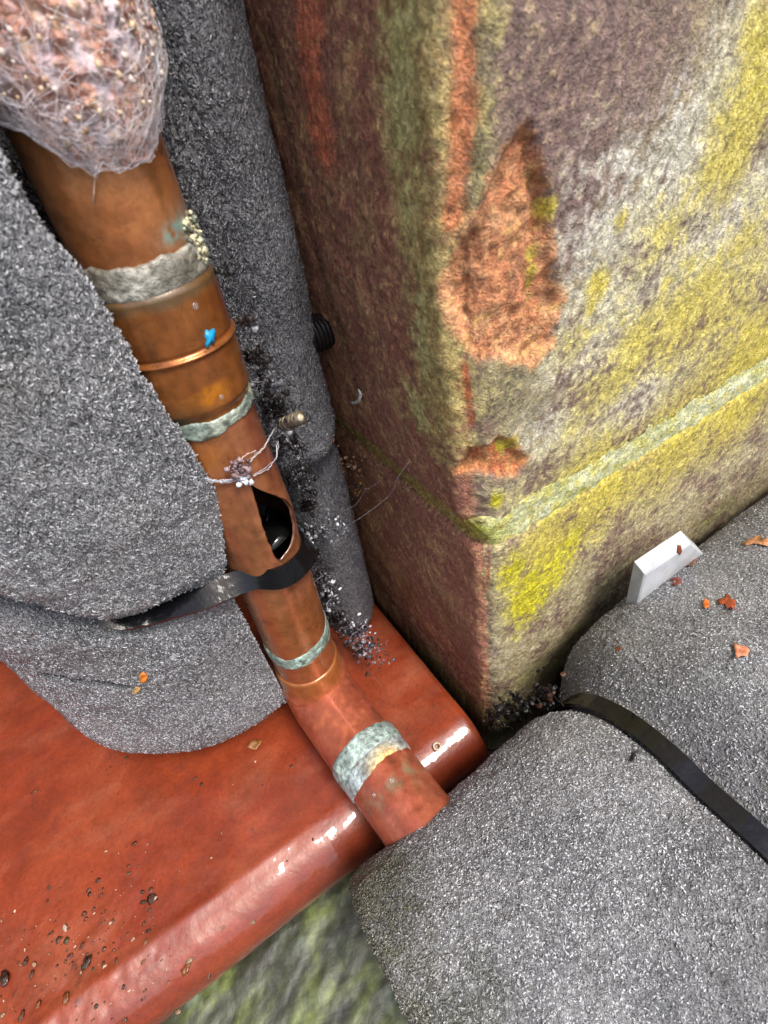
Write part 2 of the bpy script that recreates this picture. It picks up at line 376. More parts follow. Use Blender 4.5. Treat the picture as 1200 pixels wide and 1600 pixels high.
    C = lay(C, streak(s, z, [(565, 120), (600, 330), (625, 560)], 4.0, .8), lin(142, 82, 68), lin(170, 112, 88), .25, .8)
    C = lay(C, streak(s, z, [(478, -20), (488, 110), (505, 220)], 6, .95), lin(236, 128, 90), lin(206, 110, 80), .2, .95)
    C = lay(C, streak(s, z, [(420, 60), (470, 300), (520, 480), (560, 600)], 3.0, .7), lin(62, 36, 30), lin(92, 56, 46), .3, .8)
    C = lay(C, streak(s, z, [(540, 660), (600, 700), (700, 790), (760, 830)], 2.4, .75) * (z < .093), lin(190, 92, 56), lin(130, 60, 44), .2, .85)
    C = lay(C, blobs(s, z, [(700, 960, 12, 16, .55), (730, 1000, 5, 16, .6), (640, 920, 8, 12, .6)]), lin(140, 108, 62), lin(104, 66, 44), .25, .8)
    C = lay(C, streak(s, z, [(600, 960), (680, 1040), (750, 1110), (790, 1110)], 7, .95), lin(92, 86, 44), lin(120, 114, 54), .3, .85)
    # bare arris
    C = lay(C, streak(s, z, [(716, -30), (722, 120), (714, 260), (704, 350)], 2.4, 1.1), lin(216, 134, 86), lin(188, 104, 66), .3, .92)
    C = lay(C, streak(s, z, [(722, 590), (735, 680)], 1.4, .9), lin(188, 92, 48), lin(160, 74, 44), .2, .9)
    C = lay(C, streak(s, z, [(790, 812), (762, 850), (760, 930)], .8, .6), lin(182, 112, 84), lin(150, 70, 48), .2, .85)
    C = lay(C, streak(s, z, [(820, 810), (775, 850)], 1.8, .8), lin(148, 66, 52), lin(120, 50, 40), .2, .9)
    for poly, c1, c2 in ((SCAR, lin(190, 122, 82), lin(208, 150, 106)), (CHIP, lin(186, 96, 60), lin(204, 146, 90))):
        sd = poly_sd(s, z, poly) + n1 * .0034 + n2 * .0022 + n4 * .0012
        f = sst(-.0006, .0012, sd)
        cc = mixc(np.broadcast_to(np.asarray(c1), C.shape), np.asarray(c2), sst(-.3, .3, n1 + n2))
        cc = mixc(cc, lin(120, 72, 44), sst(.15, .45, fbm(p, 140, 4, .6, 9)) * .45)
        cc = mixc(cc, lin(170, 150, 70), sst(.05, .45, fbm(p, 70, 5, .65, 14) + .3 * n4) * .6); cc = mixc(cc, lin(96, 60, 40), sst(.32, .5, np.abs(fbm(p, 60, 4, .6, 15)) * 1.4) * .5); C = mixc(C, cc, f)
    C = lay(C, blobs(s, z, [(862, 325, 2.0, 3.5, 1), (845, 430, 1.4, 5, .9), (792, 700, 3.4, 2.6, 1)]), lin(204, 186, 34), lin(188, 170, 60), .2, .9)
    lf = 1 - right
    C = mixc(C, lin(206, 186, 116), sst(.12, .5, n4 + .35 * n2) * (.30 + .18 * lf)); C = C * (1 + .28 * n4)[..., None]
    C = np.clip(C * (1.16 + .16 * lf)[..., None], 0, .9)
    wet = np.clip(.45 * lf + .5 * sst(.05, .0, z) + .2, 0, 1)
    return C, wet
wall = empty('stone_wall', (0, 0, -.05), 'red sandstone wall corner with yellow lichen, an orange scar and one mortar joint', 'wall')
def build_stone(zs, inset, name, zlo, zhi, rc):
    P, S = path_pts(.00062, inset, rc); R = len(zs); C_ = len(P)
    G = np.zeros((R, C_, 3)); G[:, :, :2] = P[None]; G[:, :, 2] = zs[:, None]; G[:, :-1, 0] += lean(zs)[:, None]
    s2 = np.broadcast_to(S[None], (R, C_)).copy(); z2 = np.broadcast_to(zs[:, None], (R, C_)).copy()
    N = np.zeros_like(G); t = (np.clip(s2, -rc, rc) / rc + 1) * np.pi / 4
    N[..., 0] = -np.cos(t); N[..., 1] = -np.sin(t)
    h = .0011 * fbm(G, 60, 4, .5, 5) + .00045 * fbm(G, 260, 4, .6, 6) + .0003 * fbm(G, 900, 2, .6, 7)
    jit = fbm(G, 160, 4, .6, 8)
    sd = poly_sd(s2, z2, SCAR) + jit * .0018
    h -= sst(0, .0026, sd) * (.0019 + .0024 * fbm(G, 110, 5, .65, 10) + .0012 * np.abs(fbm(G, 240, 3, .6, 13))) + .0012 * np.exp(-((s2 - sz(845, 400)[0]) / .0014) ** 2) * sst(0, .002, sd)
    sd = poly_sd(s2, z2, CHIP) + jit * .0012
    h -= sst(0, .0018, sd) * (.0022 + .001 * fbm(G, 200, 3, .6, 11))
    edge = np.exp(-(s2 / .004) ** 2)
    h -= edge * (.0016 * np.abs(fbm(G, 110, 4, .6, 12)) + .0008)
    # worn edges above and below the joint
    for ze, sg in ((zlo, 1), (zhi, -1)):
        if ze is None: continue
        d = np.clip(1 - sg * (z2 - ze) / .0042, 0, 1); h -= (.0032 - .0016 * sst(0, .01, s2)) * (1 - np.sqrt(np.clip(1 - d * d, 0, 1))) * (1 + .5 * jit)
    h[:, -1] = 0
    G2 = G + N * h[..., None]
    Cc, wet = stone_colour(s2, z2, G)
    V, Fc = loft(G2)
    link(name, make_mesh('stone', V, Fc, pad_caps(Cc, G), pad_caps(wet, G)), M_STONE, wall)
build_stone(np.concatenate([np.arange(.1005, .104, .0004), np.arange(.104, .222, .0007), [.24, .3, .5, .9]]), .0, 'stone', .1005, None, .0095)
build_stone(np.concatenate([[-.05, -.02], np.arange(-.012, .088, .0007), np.arange(.088, .0920, .0004)]), -.0006, 'stone.001', None, .0920, .006)
# mortar
P, S = path_pts(.0008, .0008, .0075); zs = np.arange(.0885, .1042, .0006); G = np.zeros((len(zs), len(P), 3)); G[..., :2] = P; G[..., 2] = zs[:, None]; G[:, :-1, 0] += lean(zs)[:, None]
s2 = np.broadcast_to(S, G.shape[:2]); t = (np.clip(s2, -.0075, .0075) / .0075 + 1) * np.pi / 4
N = np.stack([-np.cos(t), -np.sin(t), 0 * t], -1); rt = sst(-.004, .004, s2)
h = .0016 * fbm(G, 120, 4, .6, 21) + .001 * fbm(G, 420, 3, .6, 22) * (1.4 - rt) + .0008 * rt * np.cos((G[..., 2] - .097) / .006) - .001 * (1 - rt)
h[:, -1] = 0
n2 = fbm(G, 260, 4, .6, 23)
Cm = mixc(np.broadcast_to(lin(190, 164, 86), G.shape), lin(222, 204, 134), sst(0, .5, n2)); Cm = mixc(Cm, lin(128, 76, 48), sst(.1, .5, -n2) * .6)
Cr = mixc(np.broadcast_to(lin(200, 202, 142), G.shape), lin(220, 222, 184), sst(-.3, .4, fbm(G, 70, 4, .6, 24))); Cr = mixc(Cr, lin(206, 194, 76), sst(-.1, .35, n2) * .75)
Cm = mixc(Cm, Cr, rt); near = np.exp(-((s2 - .001) / .006) ** 2) * sst(.2, -.2, n2); Cm = mixc(Cm, lin(176, 182, 40), near * .8)
V, Fc = loft(G + N * h[..., None]); link('mortar_joint', make_mesh('mortar_joint', V, Fc, pad_caps(Cm, G), pad_caps(.15 + .3 * (1 - rt), G)), M_STONE, wall)
# return of the wall behind the pipe
def box(x0, x1, y0, y1, z0, z1):
    V = np.array([(x, y, z) for z in (z0, z1) for y in (y0, y1) for x in (x0, x1)], float)
    return V, [np.array([[0, 2, 3, 1], [4, 5, 7, 6], [0, 1, 5, 4], [1, 3, 7, 5], [3, 2, 6, 7], [2, 0, 4, 6]])]
V, Fc = box(-.7, .001, .176, .6, -.05, .9)
link('stone.002', make_mesh('stone', V, Fc, np.tile(lin(84, 60, 50), (8, 1)), np.full(8, .3), False), M_STONE, wall)

# ------------------------------------------------------------------ glazed sill
RB = .0158; YC = .004
th = np.linspace(np.pi, 0, 60)                         # underside front edge up to the top
prof = [(.17, -2 * RB), (.05, -2 * RB)] + [(YC - RB * math.sin(a), -RB + RB * math.cos(a)) for a in th] + [(y, 0.0) for y in np.concatenate([np.arange(YC + .0009, .13, .0009), [.15, .17]])]
prof = np.array(prof)
xs = np.concatenate([[-.7, -.4, -.26], np.arange(-.2, -.0115, .0009), [-.0108, -.0101, -.0096]])
G = np.zeros((len(xs), len(prof), 3)); G[..., 0] = xs[:, None]; G[..., 1:] = prof[None]
endk = sst(-.0125, -.0096, xs)[:, None]                   # softened end arris
ctr = np.array([.08, -RB])
G[..., 1] += (ctr[0] - G[..., 1]) * 0 ; G[..., 2] += (ctr[1] - G[..., 2]) * endk ** 2 * .10
G[:, :, 1] += np.where(G[..., 1] < .01, 1, 0) * endk ** 2 * .0012
N = grid_normals(G)
top = sst(.02, .0, np.abs(G[..., 2]))
crumb = fbm(G, 170, 4, .6, 31)
lowleft = sst(-.105, -.16, G[..., 0]) * sst(.05, .0, G[..., 1])
h = .0007 * fbm(G, 28, 3, .5, 30) + .00012 * fbm(G, 240, 3, .5, 32) + lowleft * (.0007 * fbm(G, 210, 3, .6, 33) + .0006 * sst(.3, .6, fbm(G, 300, 3, .6, 39)))
h += .0007 * np.exp(-((G[..., 1] - (YC - .0005)) / .0022) ** 2) * sst(-.065, -.1, G[..., 0])       # slight lip along the nose
h[:, 0] = h[:, -1] = 0
sgn = -1.0 if N[40, 90, 2] < 0 else 1.0
G2 = G + sgn * N * h[..., None]
n1 = fbm(G, 26, 4, .6, 34); n2 = fbm(G, 120, 4, .6, 35)
Cs = mixc(np.broadcast_to(lin(120, 44, 21), G.shape), lin(132, 56, 27), sst(-.4, .4, n1))
Cs = mixc(Cs, lin(104, 44, 34), sst(.1, .5, n2) * .5)
Cs = mixc(Cs, lin(140, 76, 52), np.clip(sst(.0, .5, fbm(G * np.array([.35, 1, 1]), 60, 4, .6, 37) + .3 * fbm(G, 30, 3, .6, 38)) * .7, 0, 1))           # soft pale sheen of the wet film, painted into the tint as streaks
Cs = mixc(Cs, lin(62, 36, 26), sst(.42, .62, fbm(G, 140, 4, .6, 36) + .14 * lowleft) * .8)
Cs = mixc(Cs, lin(118, 46, 28), sst(.002, -.012, G[..., 1]) * .6)
V, Fc = loft(G2)
sill = link('glazed_sill', make_mesh('glazed_sill', V, Fc, pad_caps(Cs, G)), M_SILL)
origin_to(sill, (-.2, .08, -.0316)); tag(sill, 'wet red glazed clay sill with a rounded front edge beneath the pipe elbow', 'sill')

# mossy stone in front of the sill
xs = np.arange(-.20, -.05, .0011); ys = np.linspace(.03, -.10, 110)
th = np.linspace(0, 1, 110)
G = np.zeros((110, len(xs), 3)); G[..., 0] = xs[None]; G[..., 1] = ys[:, None]; G[..., 2] = -.0275 - .0003 + .10 * (-(ys[:, None] + .012)) ** 1 * (ys[:, None] < -.012) * -1.2
strat = G[..., 1] * 330 + G[..., 0] * 60
G[..., 2] += .0018 * fbm(np.stack([G[..., 0] * .35 + G[..., 1] * .3, G[..., 1] - .45 * G[..., 0], 0 * G[..., 0]], -1), 110, 5, .6, 41) + .0005 * fbm(G, 330, 4, .6, 42)
G[..., 2] -= .02 * sst(-.066, -.055, G[..., 0])
mo = fbm(np.stack([G[..., 0] * .35 + G[..., 1] * .3, G[..., 1] - .45 * G[..., 0], 0 * G[..., 0]], -1), 120, 5, .6, 43)
Cg = mixc(np.broadcast_to(lin(52, 56, 36), G.shape), lin(98, 108, 56), sst(-.05, .4, mo)); Cg = mixc(Cg, lin(38, 38, 28), sst(.05, .4, -mo)); Cg = mixc(Cg, lin(104, 114, 100), sst(.2, .5, fbm(G, 90, 4, .6, 44)) * .7)
Gb = G.copy(); Gb[..., 2] = -.055
V = np.vstack([G.reshape(-1, 3), Gb.reshape(-1, 3)]); R, C_ = G.shape[:2]; f = grid_faces(R, C_, False); k = R * C_
a = np.arange(k).reshape(R, C_); rim = np.concatenate([a[0, :], a[1:, -1], a[-1, -2::-1], a[-2:0:-1, 0]]); rj = np.roll(rim, -1)
ms = link('mossy_stone', make_mesh('mossy_stone', V, [f[:, ::-1], f + k, np.stack([rim, rj, rj + k, rim + k], -1)], np.vstack([Cg.reshape(-1, 3)] * 2)), M_MOSS)
origin_to(ms, (-.12, -.035, -.055)); tag(ms, 'dark mossy green layered stone below the red sill nose', 'stone')

# ------------------------------------------------------------------ copper pipe
PX, PY, PR = -.0528, .0386, .011
pipe = empty('copper_pipe', (PX, PY, .003), 'burst copper water pipe with soldered joints, a split hole and a bottom elbow', 'pipe')
CT = lambda s, z: None
HOLE_A = math.radians(-82)
def sway(z):                                             # the pipe leans a hair where it meets the elbow
    k = sst(.09, .03, z); return -.0012 * k, -.0003 * k
def pipe_seg(name, zs, rfun, cfun, mat, nth=190, wall_t=None, hole=False, parent=None, met=None):
    zs = np.asarray(zs); th = np.linspace(0, 2 * np.pi, nth, endpoint=False) + (HOLE_A if hole else 0)
    if hole: th = np.concatenate([th, [HOLE_A + 2 * np.pi]])
    T, Z = np.meshgrid(th, zs); r = rfun(T, Z)
    if hole:
        u = T - HOLE_A; side = np.where(u < np.pi, 1.0, -1.0); dist = np.where(u < np.pi, u, 2 * np.pi - u)
        zc, hl = .1140, .0138
        q = (Z - zc) / hl; inside = np.clip(1 - q * q, 0, 1)
        prof_ = inside ** np.where(q > 0, 1.15, .55)
        wob = 1 + .10 * fbm(np.stack([Z, side, 0 * Z], -1), 300, 3, .5, 51)
        w = np.where(side > 0, .76 * (1 - .55 * q), .10 * (1 - .6 * q) + .05 * fbm(np.stack([Z, side, 0 * Z], -1), 240, 3, .6, 53)) * prof_ * wob
        T = T + side * w * np.exp(-(dist / np.where(side > 0, 1.25, .75)) ** 1.2)
        r = r + .0008 * np.exp(-q * q * .75) * np.exp(-(dist / .9) ** 2) * np.where(side > 0, 1.1, .75)
        r = r + inside * np.exp(-(dist / .16) ** 2) * (.0003 + .0004 * fbm(np.stack([Z, side, 0 * Z], -1), 420, 3, .6, 52))
    sx, sy = sway(Z); G = np.stack([PX + sx + r * np.cos(T), PY + sy + r * np.sin(T), Z], -1)
    if hole:
        ri = r - .0011; Gi = np.stack([PX + sx + ri * np.cos(T), PY + sy + ri * np.sin(T), Z], -1)
        R, C_ = T.shape; k = R * C_; f = grid_faces(R, C_, False); a = np.arange(k).reshape(R, C_)
        V = np.vstack([G.reshape(-1, 3), Gi.reshape(-1, 3)]); shut = inside[:, 0] < 1e-6; m_ = np.arange(2 * k); m_[a[shut, -1]] = a[shut, 0]; m_[a[shut, -1] + k] = a[shut, 0] + k
        f = f[np.arange(len(f))]; Fl = [m_[f], m_[f[:, ::-1] + k]]; op = ~(shut[:-1] & shut[1:])
        for e, fl in ((a[:, 0], 0), (a[:, -1], 1)):
            qd = m_[np.stack([e[:-1], e[1:], e[1:] + k, e[:-1] + k], -1)[op]]; Fl.append(qd if fl else qd[:, ::-1])
        for e in (a[0], a[-1]): Fl.append(m_[np.stack([e[:-1], e[1:], e[1:] + k, e[:-1] + k], -1)])
        col, mt = cfun(T, Z, G); ci = np.tile(lin(48, 26, 18), (k, 1))
        me = make_mesh(name, V, Fl, np.vstack([col.reshape(-1, 3), ci]), np.concatenate([mt.ravel(), np.full(k, .2)]))
    else:
        col, mt = cfun(T, Z, G); V, Fl = loft(G)
        me = make_mesh(name, V, Fl, pad_caps(col, G), pad_caps(mt, G))
    return link(name, me, mat, parent or pipe)
def cop(T, Z, G, base, alt, dark=.0, seed=60):
    n1 = fbm(G, 70, 4, .6, seed); n2 = fbm(G * np.array([1, 1, .35]), 160, 4, .6, seed + 1)
    C = mixc(np.broadcast_to(lin(*base), G.shape), lin(*alt), sst(-.35, .35, n1)); C = mixc(C, lin(92, 52, 28), sst(.0, .5, n2) * .75); C = mixc(C, lin(92, 62, 34), sst(.1, .5, fbm(G, 120, 5, .65, seed + 7)) * .6)
    C = mixc(C, lin(140, 66, 50), sst(.2, .6, fbm(G, 45, 3, .6, seed + 2)) * .5)
    return C, np.full(T.shape, 1.0) - .4 * sst(.1, .5, n2)
D = math.radians
def up_col(T, Z, G):
    C, m = cop(T, Z, G, (196, 128, 78), (172, 104, 58), seed=61)
    a = np.degrees(T) % 360 - 360
    teal = np.exp(-((a + 58) / 16) ** 2 - ((Z - .1802) / .0016) ** 2) * sst(-.3, .3, fbm(G, 420, 3, .6, 66)) + np.exp(-((a + 35) / 20) ** 2 - ((Z - .1805) / .0030) ** 2) * .55
    C = mixc(C, lin(112, 142, 132), np.clip(teal * 1.3, 0, 1)); m = m * (1 - np.clip(teal * 1.3, 0, 1))
    sp = np.exp(-((a + 32) / 10) ** 2 - ((Z - .190) / .0022) ** 2) * sst(.0, .3, fbm(G, 900, 2, .6, 68)); C = mixc(C, lin(44, 20, 14), np.clip(sp * 1.5, 0, 1))
    return C, m
pipe_seg('pipe_length', np.arange(.1745, .235, .0005), lambda T, Z: PR + 0 * Z, up_col, M_COPPER)
def cpl_col(T, Z, G):
    C, m = cop(T, Z, G, (172, 106, 52), (154, 90, 44), seed=70); a = np.degrees(T) % 360 - 360
    red = sst(-42, -22, a) * sst(40, 0, a + 0) * sst(.1585, .163, Z); red = np.where((a > -60) & (a < 40), sst(-45, -20, a) * sst(.160, .164, Z), 0)
    C = mixc(C, lin(122, 46, 44), red * .75)
    low = sst(.153, .1475, Z) * sst(-80, -120, a + 10 * fbm(G, 200, 3, .6, 74)); C = mixc(C, lin(70, 62, 36), low * .8)
    ye = np.exp(-((a + 84) / 17) ** 2 - ((Z - .1520) / .0021) ** 4) * sst(-.3, .1, fbm(G, 260, 3, .6, 73)); C = mixc(C, lin(214, 132, 30), np.clip(ye * 1.1, 0, .85))
    gr = sst(.169, .1712, Z + .0012 * fbm(G, 180, 3, .6, 75)); C = mixc(C, lin(84, 74, 50), gr * .8)
    pale = np.exp(-((a + 22) / 18) ** 2 - ((Z - .1535) / .004) ** 2) * sst(0, .35, fbm(G, 500, 3, .6, 76)); C = mixc(C, lin(186, 160, 150), np.clip(pale, 0, .8))
    return C, m * (1 - .7 * gr)
def cpl_r(T, Z):
    bead = .00065 * np.exp(-((Z - .1602) / .00042) ** 2) - .00022 * np.exp(-((Z - .1611) / .0004) ** 2)
    return PR + .0011 + bead - .0009 * sst(.1492, .1468, Z) - .0009 * sst(.1715, .1735, Z)
pipe_seg('coupling', np.arange(.1462, .1738, .00022), cpl_r, cpl_col, M_COPPER)
def low_col(T, Z, G):
    C, m = cop(T, Z, G, (168, 104, 70), (180, 116, 74), seed=80); a = np.degrees(T) % 360 - 360
    C = mixc(C, lin(152, 82, 62), sst(-66, -50, a) * sst(.11, .13, Z) * .6)
    C = mixc(C, lin(158, 92, 44), sst(.085, .075, Z) * .6)
    C = mixc(C, lin(196, 118, 48), np.exp(-((a + 120) / 24) ** 2 - ((Z - .138) / .004) ** 2) * .7)
    return C, m * .9
pipe_seg('burst_length', np.arange(.036, .1475, .00045), lambda T, Z: PR + .0003 * np.exp(-((Z - .115) / .02) ** 2), low_col, M_COPPER, hole=True)
def sol(zc, w, amp, lo, hi, seed, c1, c2, c3, top=.0115, tip=None):
    """a band of solder smeared round the pipe; its edges wander"""
    nth = 150; th = np.linspace(0, 2 * np.pi, nth, endpoint=False); v = np.linspace(-1, 1, 26)
    cx_, sx_ = np.cos(th), np.sin(th); loop = np.stack([cx_, sx_, 0 * cx_], -1)
    amp = amp * 1.5; e0 = zc - w + amp * fbm(loop, 2.2, 4, .6, seed) + lo(np.degrees(th) - 360); e1 = zc + w + amp * .7 * fbm(loop, 2.6, 4, .6, seed + 1) + hi(np.degrees(th) - 360)
    Z = (e0 + e1) / 2 + v[:, None] * (e1 - e0) / 2; T = np.broadcast_to(th, Z.shape)
    P3 = np.stack([np.cos(T) * .011, np.sin(T) * .011, Z], -1)
    r = top - .0007 + .0007 * np.sqrt(np.clip(1 - v[:, None] ** 4, 0, 1)) + .0005 * fbm(P3, 330, 4, .6, seed + 2) * (1 - v[:, None] ** 4)
    sx, sy = sway(Z)
    Go = np.stack([PX + sx + r * np.cos(T), PY + sy + r * np.sin(T), Z], -1)
    Gi = np.stack([PX + sx + .0100 * np.cos(T), PY + sy + .0100 * np.sin(T), Z], -1)[::-1]
    G = np.concatenate([Go, Gi, Go[:1]], 0)
    n1 = fbm(G, 150, 4, .6, seed + 3); n2 = fbm(G, 420, 4, .6, seed + 4)
    C = mixc(np.broadcast_to(lin(*c1), G.shape), lin(*c2), sst(-.2, .3, n1)); C = mixc(C, lin(*c3), sst(.0, .35, n2) * .85); n5 = fbm(G, 90, 4, .6, seed + 6); C = mixc(C, lin(70, 62, 50), sst(.15, .5, n5) * .7); C = mixc(C, lin(214, 206, 172), sst(.15, .45, -n5) * .7)
    V = G.reshape(-1, 3)
    return link('solder_ring', make_mesh('solder_ring', V, [grid_faces(G.shape[0], nth)], C.reshape(-1, 3)), M_SOLDER, pipe)
z0 = lambda a: 0 * a
g_ = lambda a0, w, h: (lambda a: h * np.exp(-((a - a0) / w) ** 2))
sol(.1749, .0030, .0012, lambda a: -.0022 * np.exp(-((a + 158) / 10) ** 2) + .0006 * np.exp(-((a + 60) / 30) ** 2), z0, 90, (128, 124, 112), (196, 192, 180), (92, 88, 76), .0119)
sol(.1451, .0015, .0010, lambda a: -.0014 * np.exp(-((a + 105) / 22) ** 2), z0, 97, (120, 134, 124), (168, 176, 160), (74, 82, 74), .01165)
sol(.0542, .0034, .0012, lambda a: -.0008 * np.exp(-((a + 130) / 30) ** 2), lambda a: .002 * sst(-60, -20, a) - .0022 * np.exp(-((a + 130) / 30) ** 2), 104, (126, 146, 134), (162, 190, 176), (84, 100, 92), .0114)
# crust where the solder has run at the pipe's right side
bg_ = Bag()
for k in range(90):
    a = math.radians(random.uniform(-46, -8)); z = random.uniform(.1735, .1815); rr = PR + random.uniform(.0, .0010)
    c = (PX + rr * math.cos(a), PY + rr * math.sin(a), z); V, Fc = blob(c, random.uniform(.0002, .0007), k, .9, 8, 6); bg_.add(V, Fc, lin(*random.choice([(206, 200, 160), (160, 164, 140), (220, 212, 176), (96, 98, 84)])))
link('solder_crust', bg_.mesh('solder_crust'), M_SOLDER, pipe)
# blue paint fleck, lying on the coupling
P = [(322, 515), (327, 518), (333, 513), (336, 522), (333, 530), (335, 537), (328, 534), (325, 543), (321, 541), (323, 531), (320, 526)]
def on_pipe(px, py, r=PR):
    v = ray(px, py); a = v[0] ** 2 + v[1] ** 2; o = CAM[:2] - np.array([PX, PY]); b = o @ v[:2]; c = o @ o - r * r
    t = (-b - math.sqrt(max(b * b - a * c, 0))) / a; return CAM + t * v
def patch(pts, r0, r1):
    n = len(pts); A = []; B = []
    for q in pts:
        p = on_pipe(*q, r0 + .0001); d = np.array([p[0] - PX, p[1] - PY, 0]); d /= np.linalg.norm(d); A.append(p + d * (r1 - r0)); B.append(p - d * .0004)
    A = np.array(A); B = np.array(B); c = A.mean(0); d = np.array([c[0] - PX, c[1] - PY, 0]); c = c + d / np.linalg.norm(d) * .0003
    V = np.vstack([A, B, c]); i = np.arange(n); j = np.roll(i, -1)
    return V, [np.stack([i, j, np.full(n, 2 * n)], -1), np.stack([i, i + n, j + n, j], -1)]
V, Fc = patch(P, PR + .0011, PR + .0014); M_PAINT = mat_plain('blue_paint', .4, 900, .0003, .8, 1.2)
fl = link('paint_fleck', make_mesh('paint_fleck', V, Fc, np.tile(lin(24, 150, 196), (len(V), 1))), M_PAINT, pipe); fl['label'] = 'bright blue paint fleck above the coupling bead'
# socket, elbow and stub: one fitting swept along a bent path
EL = np.array([PX - .0012, PY, .0190])
path = [np.array([EL[0], EL[1] - .0003, z]) for z in np.linspace(.0400, .0262, 16)]
bend_r = .0085; c0 = np.array([EL[0], EL[1] - bend_r, .0262])
end = np.array([-.0495, -.0200, .0150]); 
for a in np.linspace(0, math.pi / 2 - .04, 26)[1:]: path.append(np.array([EL[0], c0[1] + bend_r * math.cos(a), .0262 - bend_r * math.sin(a)]))
last = path[-1]
for t in np.linspace(0, 1, 70)[1:]: path.append(last + (end - last) * t)
last = path[-1]
for a in np.linspace(0, math.pi / 2, 22)[1:]: path.append(last + np.array([.016 * (1 - math.cos(a)), -.016 * math.sin(a), 0]))
last = path[-1]
for t in np.linspace(0, 1, 10)[1:]: path.append(last + np.array([.05 * t, 0, 0]))
path = np.array(path); L = np.concatenate([[0], np.cumsum(np.linalg.norm(np.diff(path, axis=0), axis=1))])
ls = L[15]                                             # where the bend starts
rr = .0128 + 0 * L
rr = np.interp(L, [0, .0006, .0085, .0115, .2], [.0110, .0116, .0120, .0128, .0128])
solder_at = L[np.argmin(np.abs(path[:, 1] - .003) + (path[:, 2] > .025))]
rr = np.where(L > solder_at, .0124, rr)
G = tube_arr(path, rr, 96)
n1 = fbm(G, 60, 4, .6, 110); n2 = fbm(G, 190, 4, .6, 111)
Cl = 0; C = mixc(np.broadcast_to(lin(170, 92, 66), G.shape), lin(152, 74, 50), sst(-.3, .3, n1)); C = mixc(C, lin(182, 104, 60), sst(.1, .5, n2) * .6)
C = mixc(C, lin(190, 92, 84), sst(.1, .5, fbm(G, 40, 3, .6, 113)) * .6)
Lg = np.broadcast_to(L[:, None], G.shape[:2])
C = mixc(C, lin(156, 92, 44), sst(.013, .006, Lg + .002 * n2)); C = mixc(C, lin(120, 66, 44), sst(.15, .5, fbm(G, 110, 4, .6, 114)) * .6); C = mixc(C, lin(120, 112, 84), np.exp(-((Lg - solder_at - .014) / .004) ** 2) * sst(-.1, .3, n2) * .8)
G = G + grid_normals(G) * (.0002 * fbm(G, 150, 3, .6, 112))[..., None]
V, Fc = loft(G); link('elbow', make_mesh('elbow', V, Fc, pad_caps(C, G), pad_caps(.55 - .35 * sst(0, .4, n2), G)), M_COPPER, pipe)
# twin solder bands round the stub
def sol_on_path(lc, w, amp, seed, c1, c2, c3, r0):
    nth = 120; nv = 22; v = np.linspace(-1, 1, nv); T = np.linspace(0, 2 * np.pi, nth, endpoint=False)
    k = np.argmin(np.abs(L - lc)); tg = nrm(path[k + 1] - path[k - 1]); a = nrm(np.cross(tg, [0, 0, 1.])); b = np.cross(tg, a)
    loop = np.stack([np.cos(T), np.sin(T), 0 * T], -1)
    e0 = -w + amp * fbm(loop, 1.8, 4, .6, seed); e1 = w + amp * fbm(loop, 1.8, 4, .6, seed + 1)
    S_ = (e0 + e1) / 2 + v[:, None] * (e1 - e0) / 2
    P3 = loop[None] * .012 + S_[..., None] * np.array([0, 0, 1.])
    r = r0 - .0004 + .0006 * np.sqrt(np.clip(1 - v[:, None] ** 4, 0, 1)) + .0004 * fbm(P3, 330, 4, .6, seed + 2) * (1 - v[:, None] ** 4)
    dirs = np.cos(T)[:, None] * a + np.sin(T)[:, None] * b
    Go = path[k] + tg * S_[..., None] + r[..., None] * dirs; Gi = (path[k] + tg * S_[..., None] + (r0 - .0016) * dirs)[::-1]
    G = np.concatenate([Go, Gi, Go[:1]], 0); n1 = fbm(G, 170, 4, .6, seed + 3); n2 = fbm(G, 420, 4, .6, seed + 4)
    C = mixc(np.broadcast_to(lin(*c1), G.shape), lin(*c2), sst(-.2, .3, n1)); C = mixc(C, lin(*c3), sst(.0, .35, n2) * .85); n5 = fbm(G, 110, 4, .6, seed + 6); C = mixc(C, lin(84, 92, 92), sst(.1, .45, n5) * .7)
    return G, C
G, C = sol_on_path(solder_at - .0022, .0036, .0014, 120, (132, 146, 138), (176, 196, 186), (92, 102, 100), .0131)
link('solder_ring.003', make_mesh('solder_ring', G.reshape(-1, 3), [grid_faces(G.shape[0], 120)], C.reshape(-1, 3)), M_SOLDER, pipe)
G, C = sol_on_path(solder_at + .0034, .0028, .0016, 130, (150, 160, 158), (182, 196, 196), (96, 98, 104), .0128)
ye = np.exp(-((G - on_plane(612, 1195, 2, .028)) ** 2).sum(-1) / .0055 ** 2); C = mixc(C, lin(212, 178, 104), np.clip(ye * 1.6, 0, .95))
o = link('solder_ring.004', make_mesh('solder_ring', G.reshape(-1, 3), [grid_faces(G.shape[0], 120)], C.reshape(-1, 3)), M_SOLDER, pipe); o['label'] = 'pale solder band with a yellow stain'
# dark water left inside the split
th = np.linspace(0, 2 * np.pi, 40, endpoint=False); G = []
for k, r in enumerate([.0001, .003, .006, .0096]):
    G.append(np.stack([PX + r * np.cos(th), PY + r * np.sin(th), .1030 + .0010 * np.cos(th * 3 + k) * r / .01 + .0010 * np.sin(th * 2 + k * 2) * r / .01 + 0 * th], -1))
G.append(np.stack([PX + .0001 * np.cos(th), PY + .0001 * np.sin(th), 0 * th + .099], -1))
V, Fc = loft(np.array(G)[::-1]); M_DARKW = NT('dark_water').done((.004, .004, .004), .03, None, Specular_IOR_Level=.5)
link('water', make_mesh('water', V, Fc, np.zeros((len(V), 3))), M_DARKW, pipe)

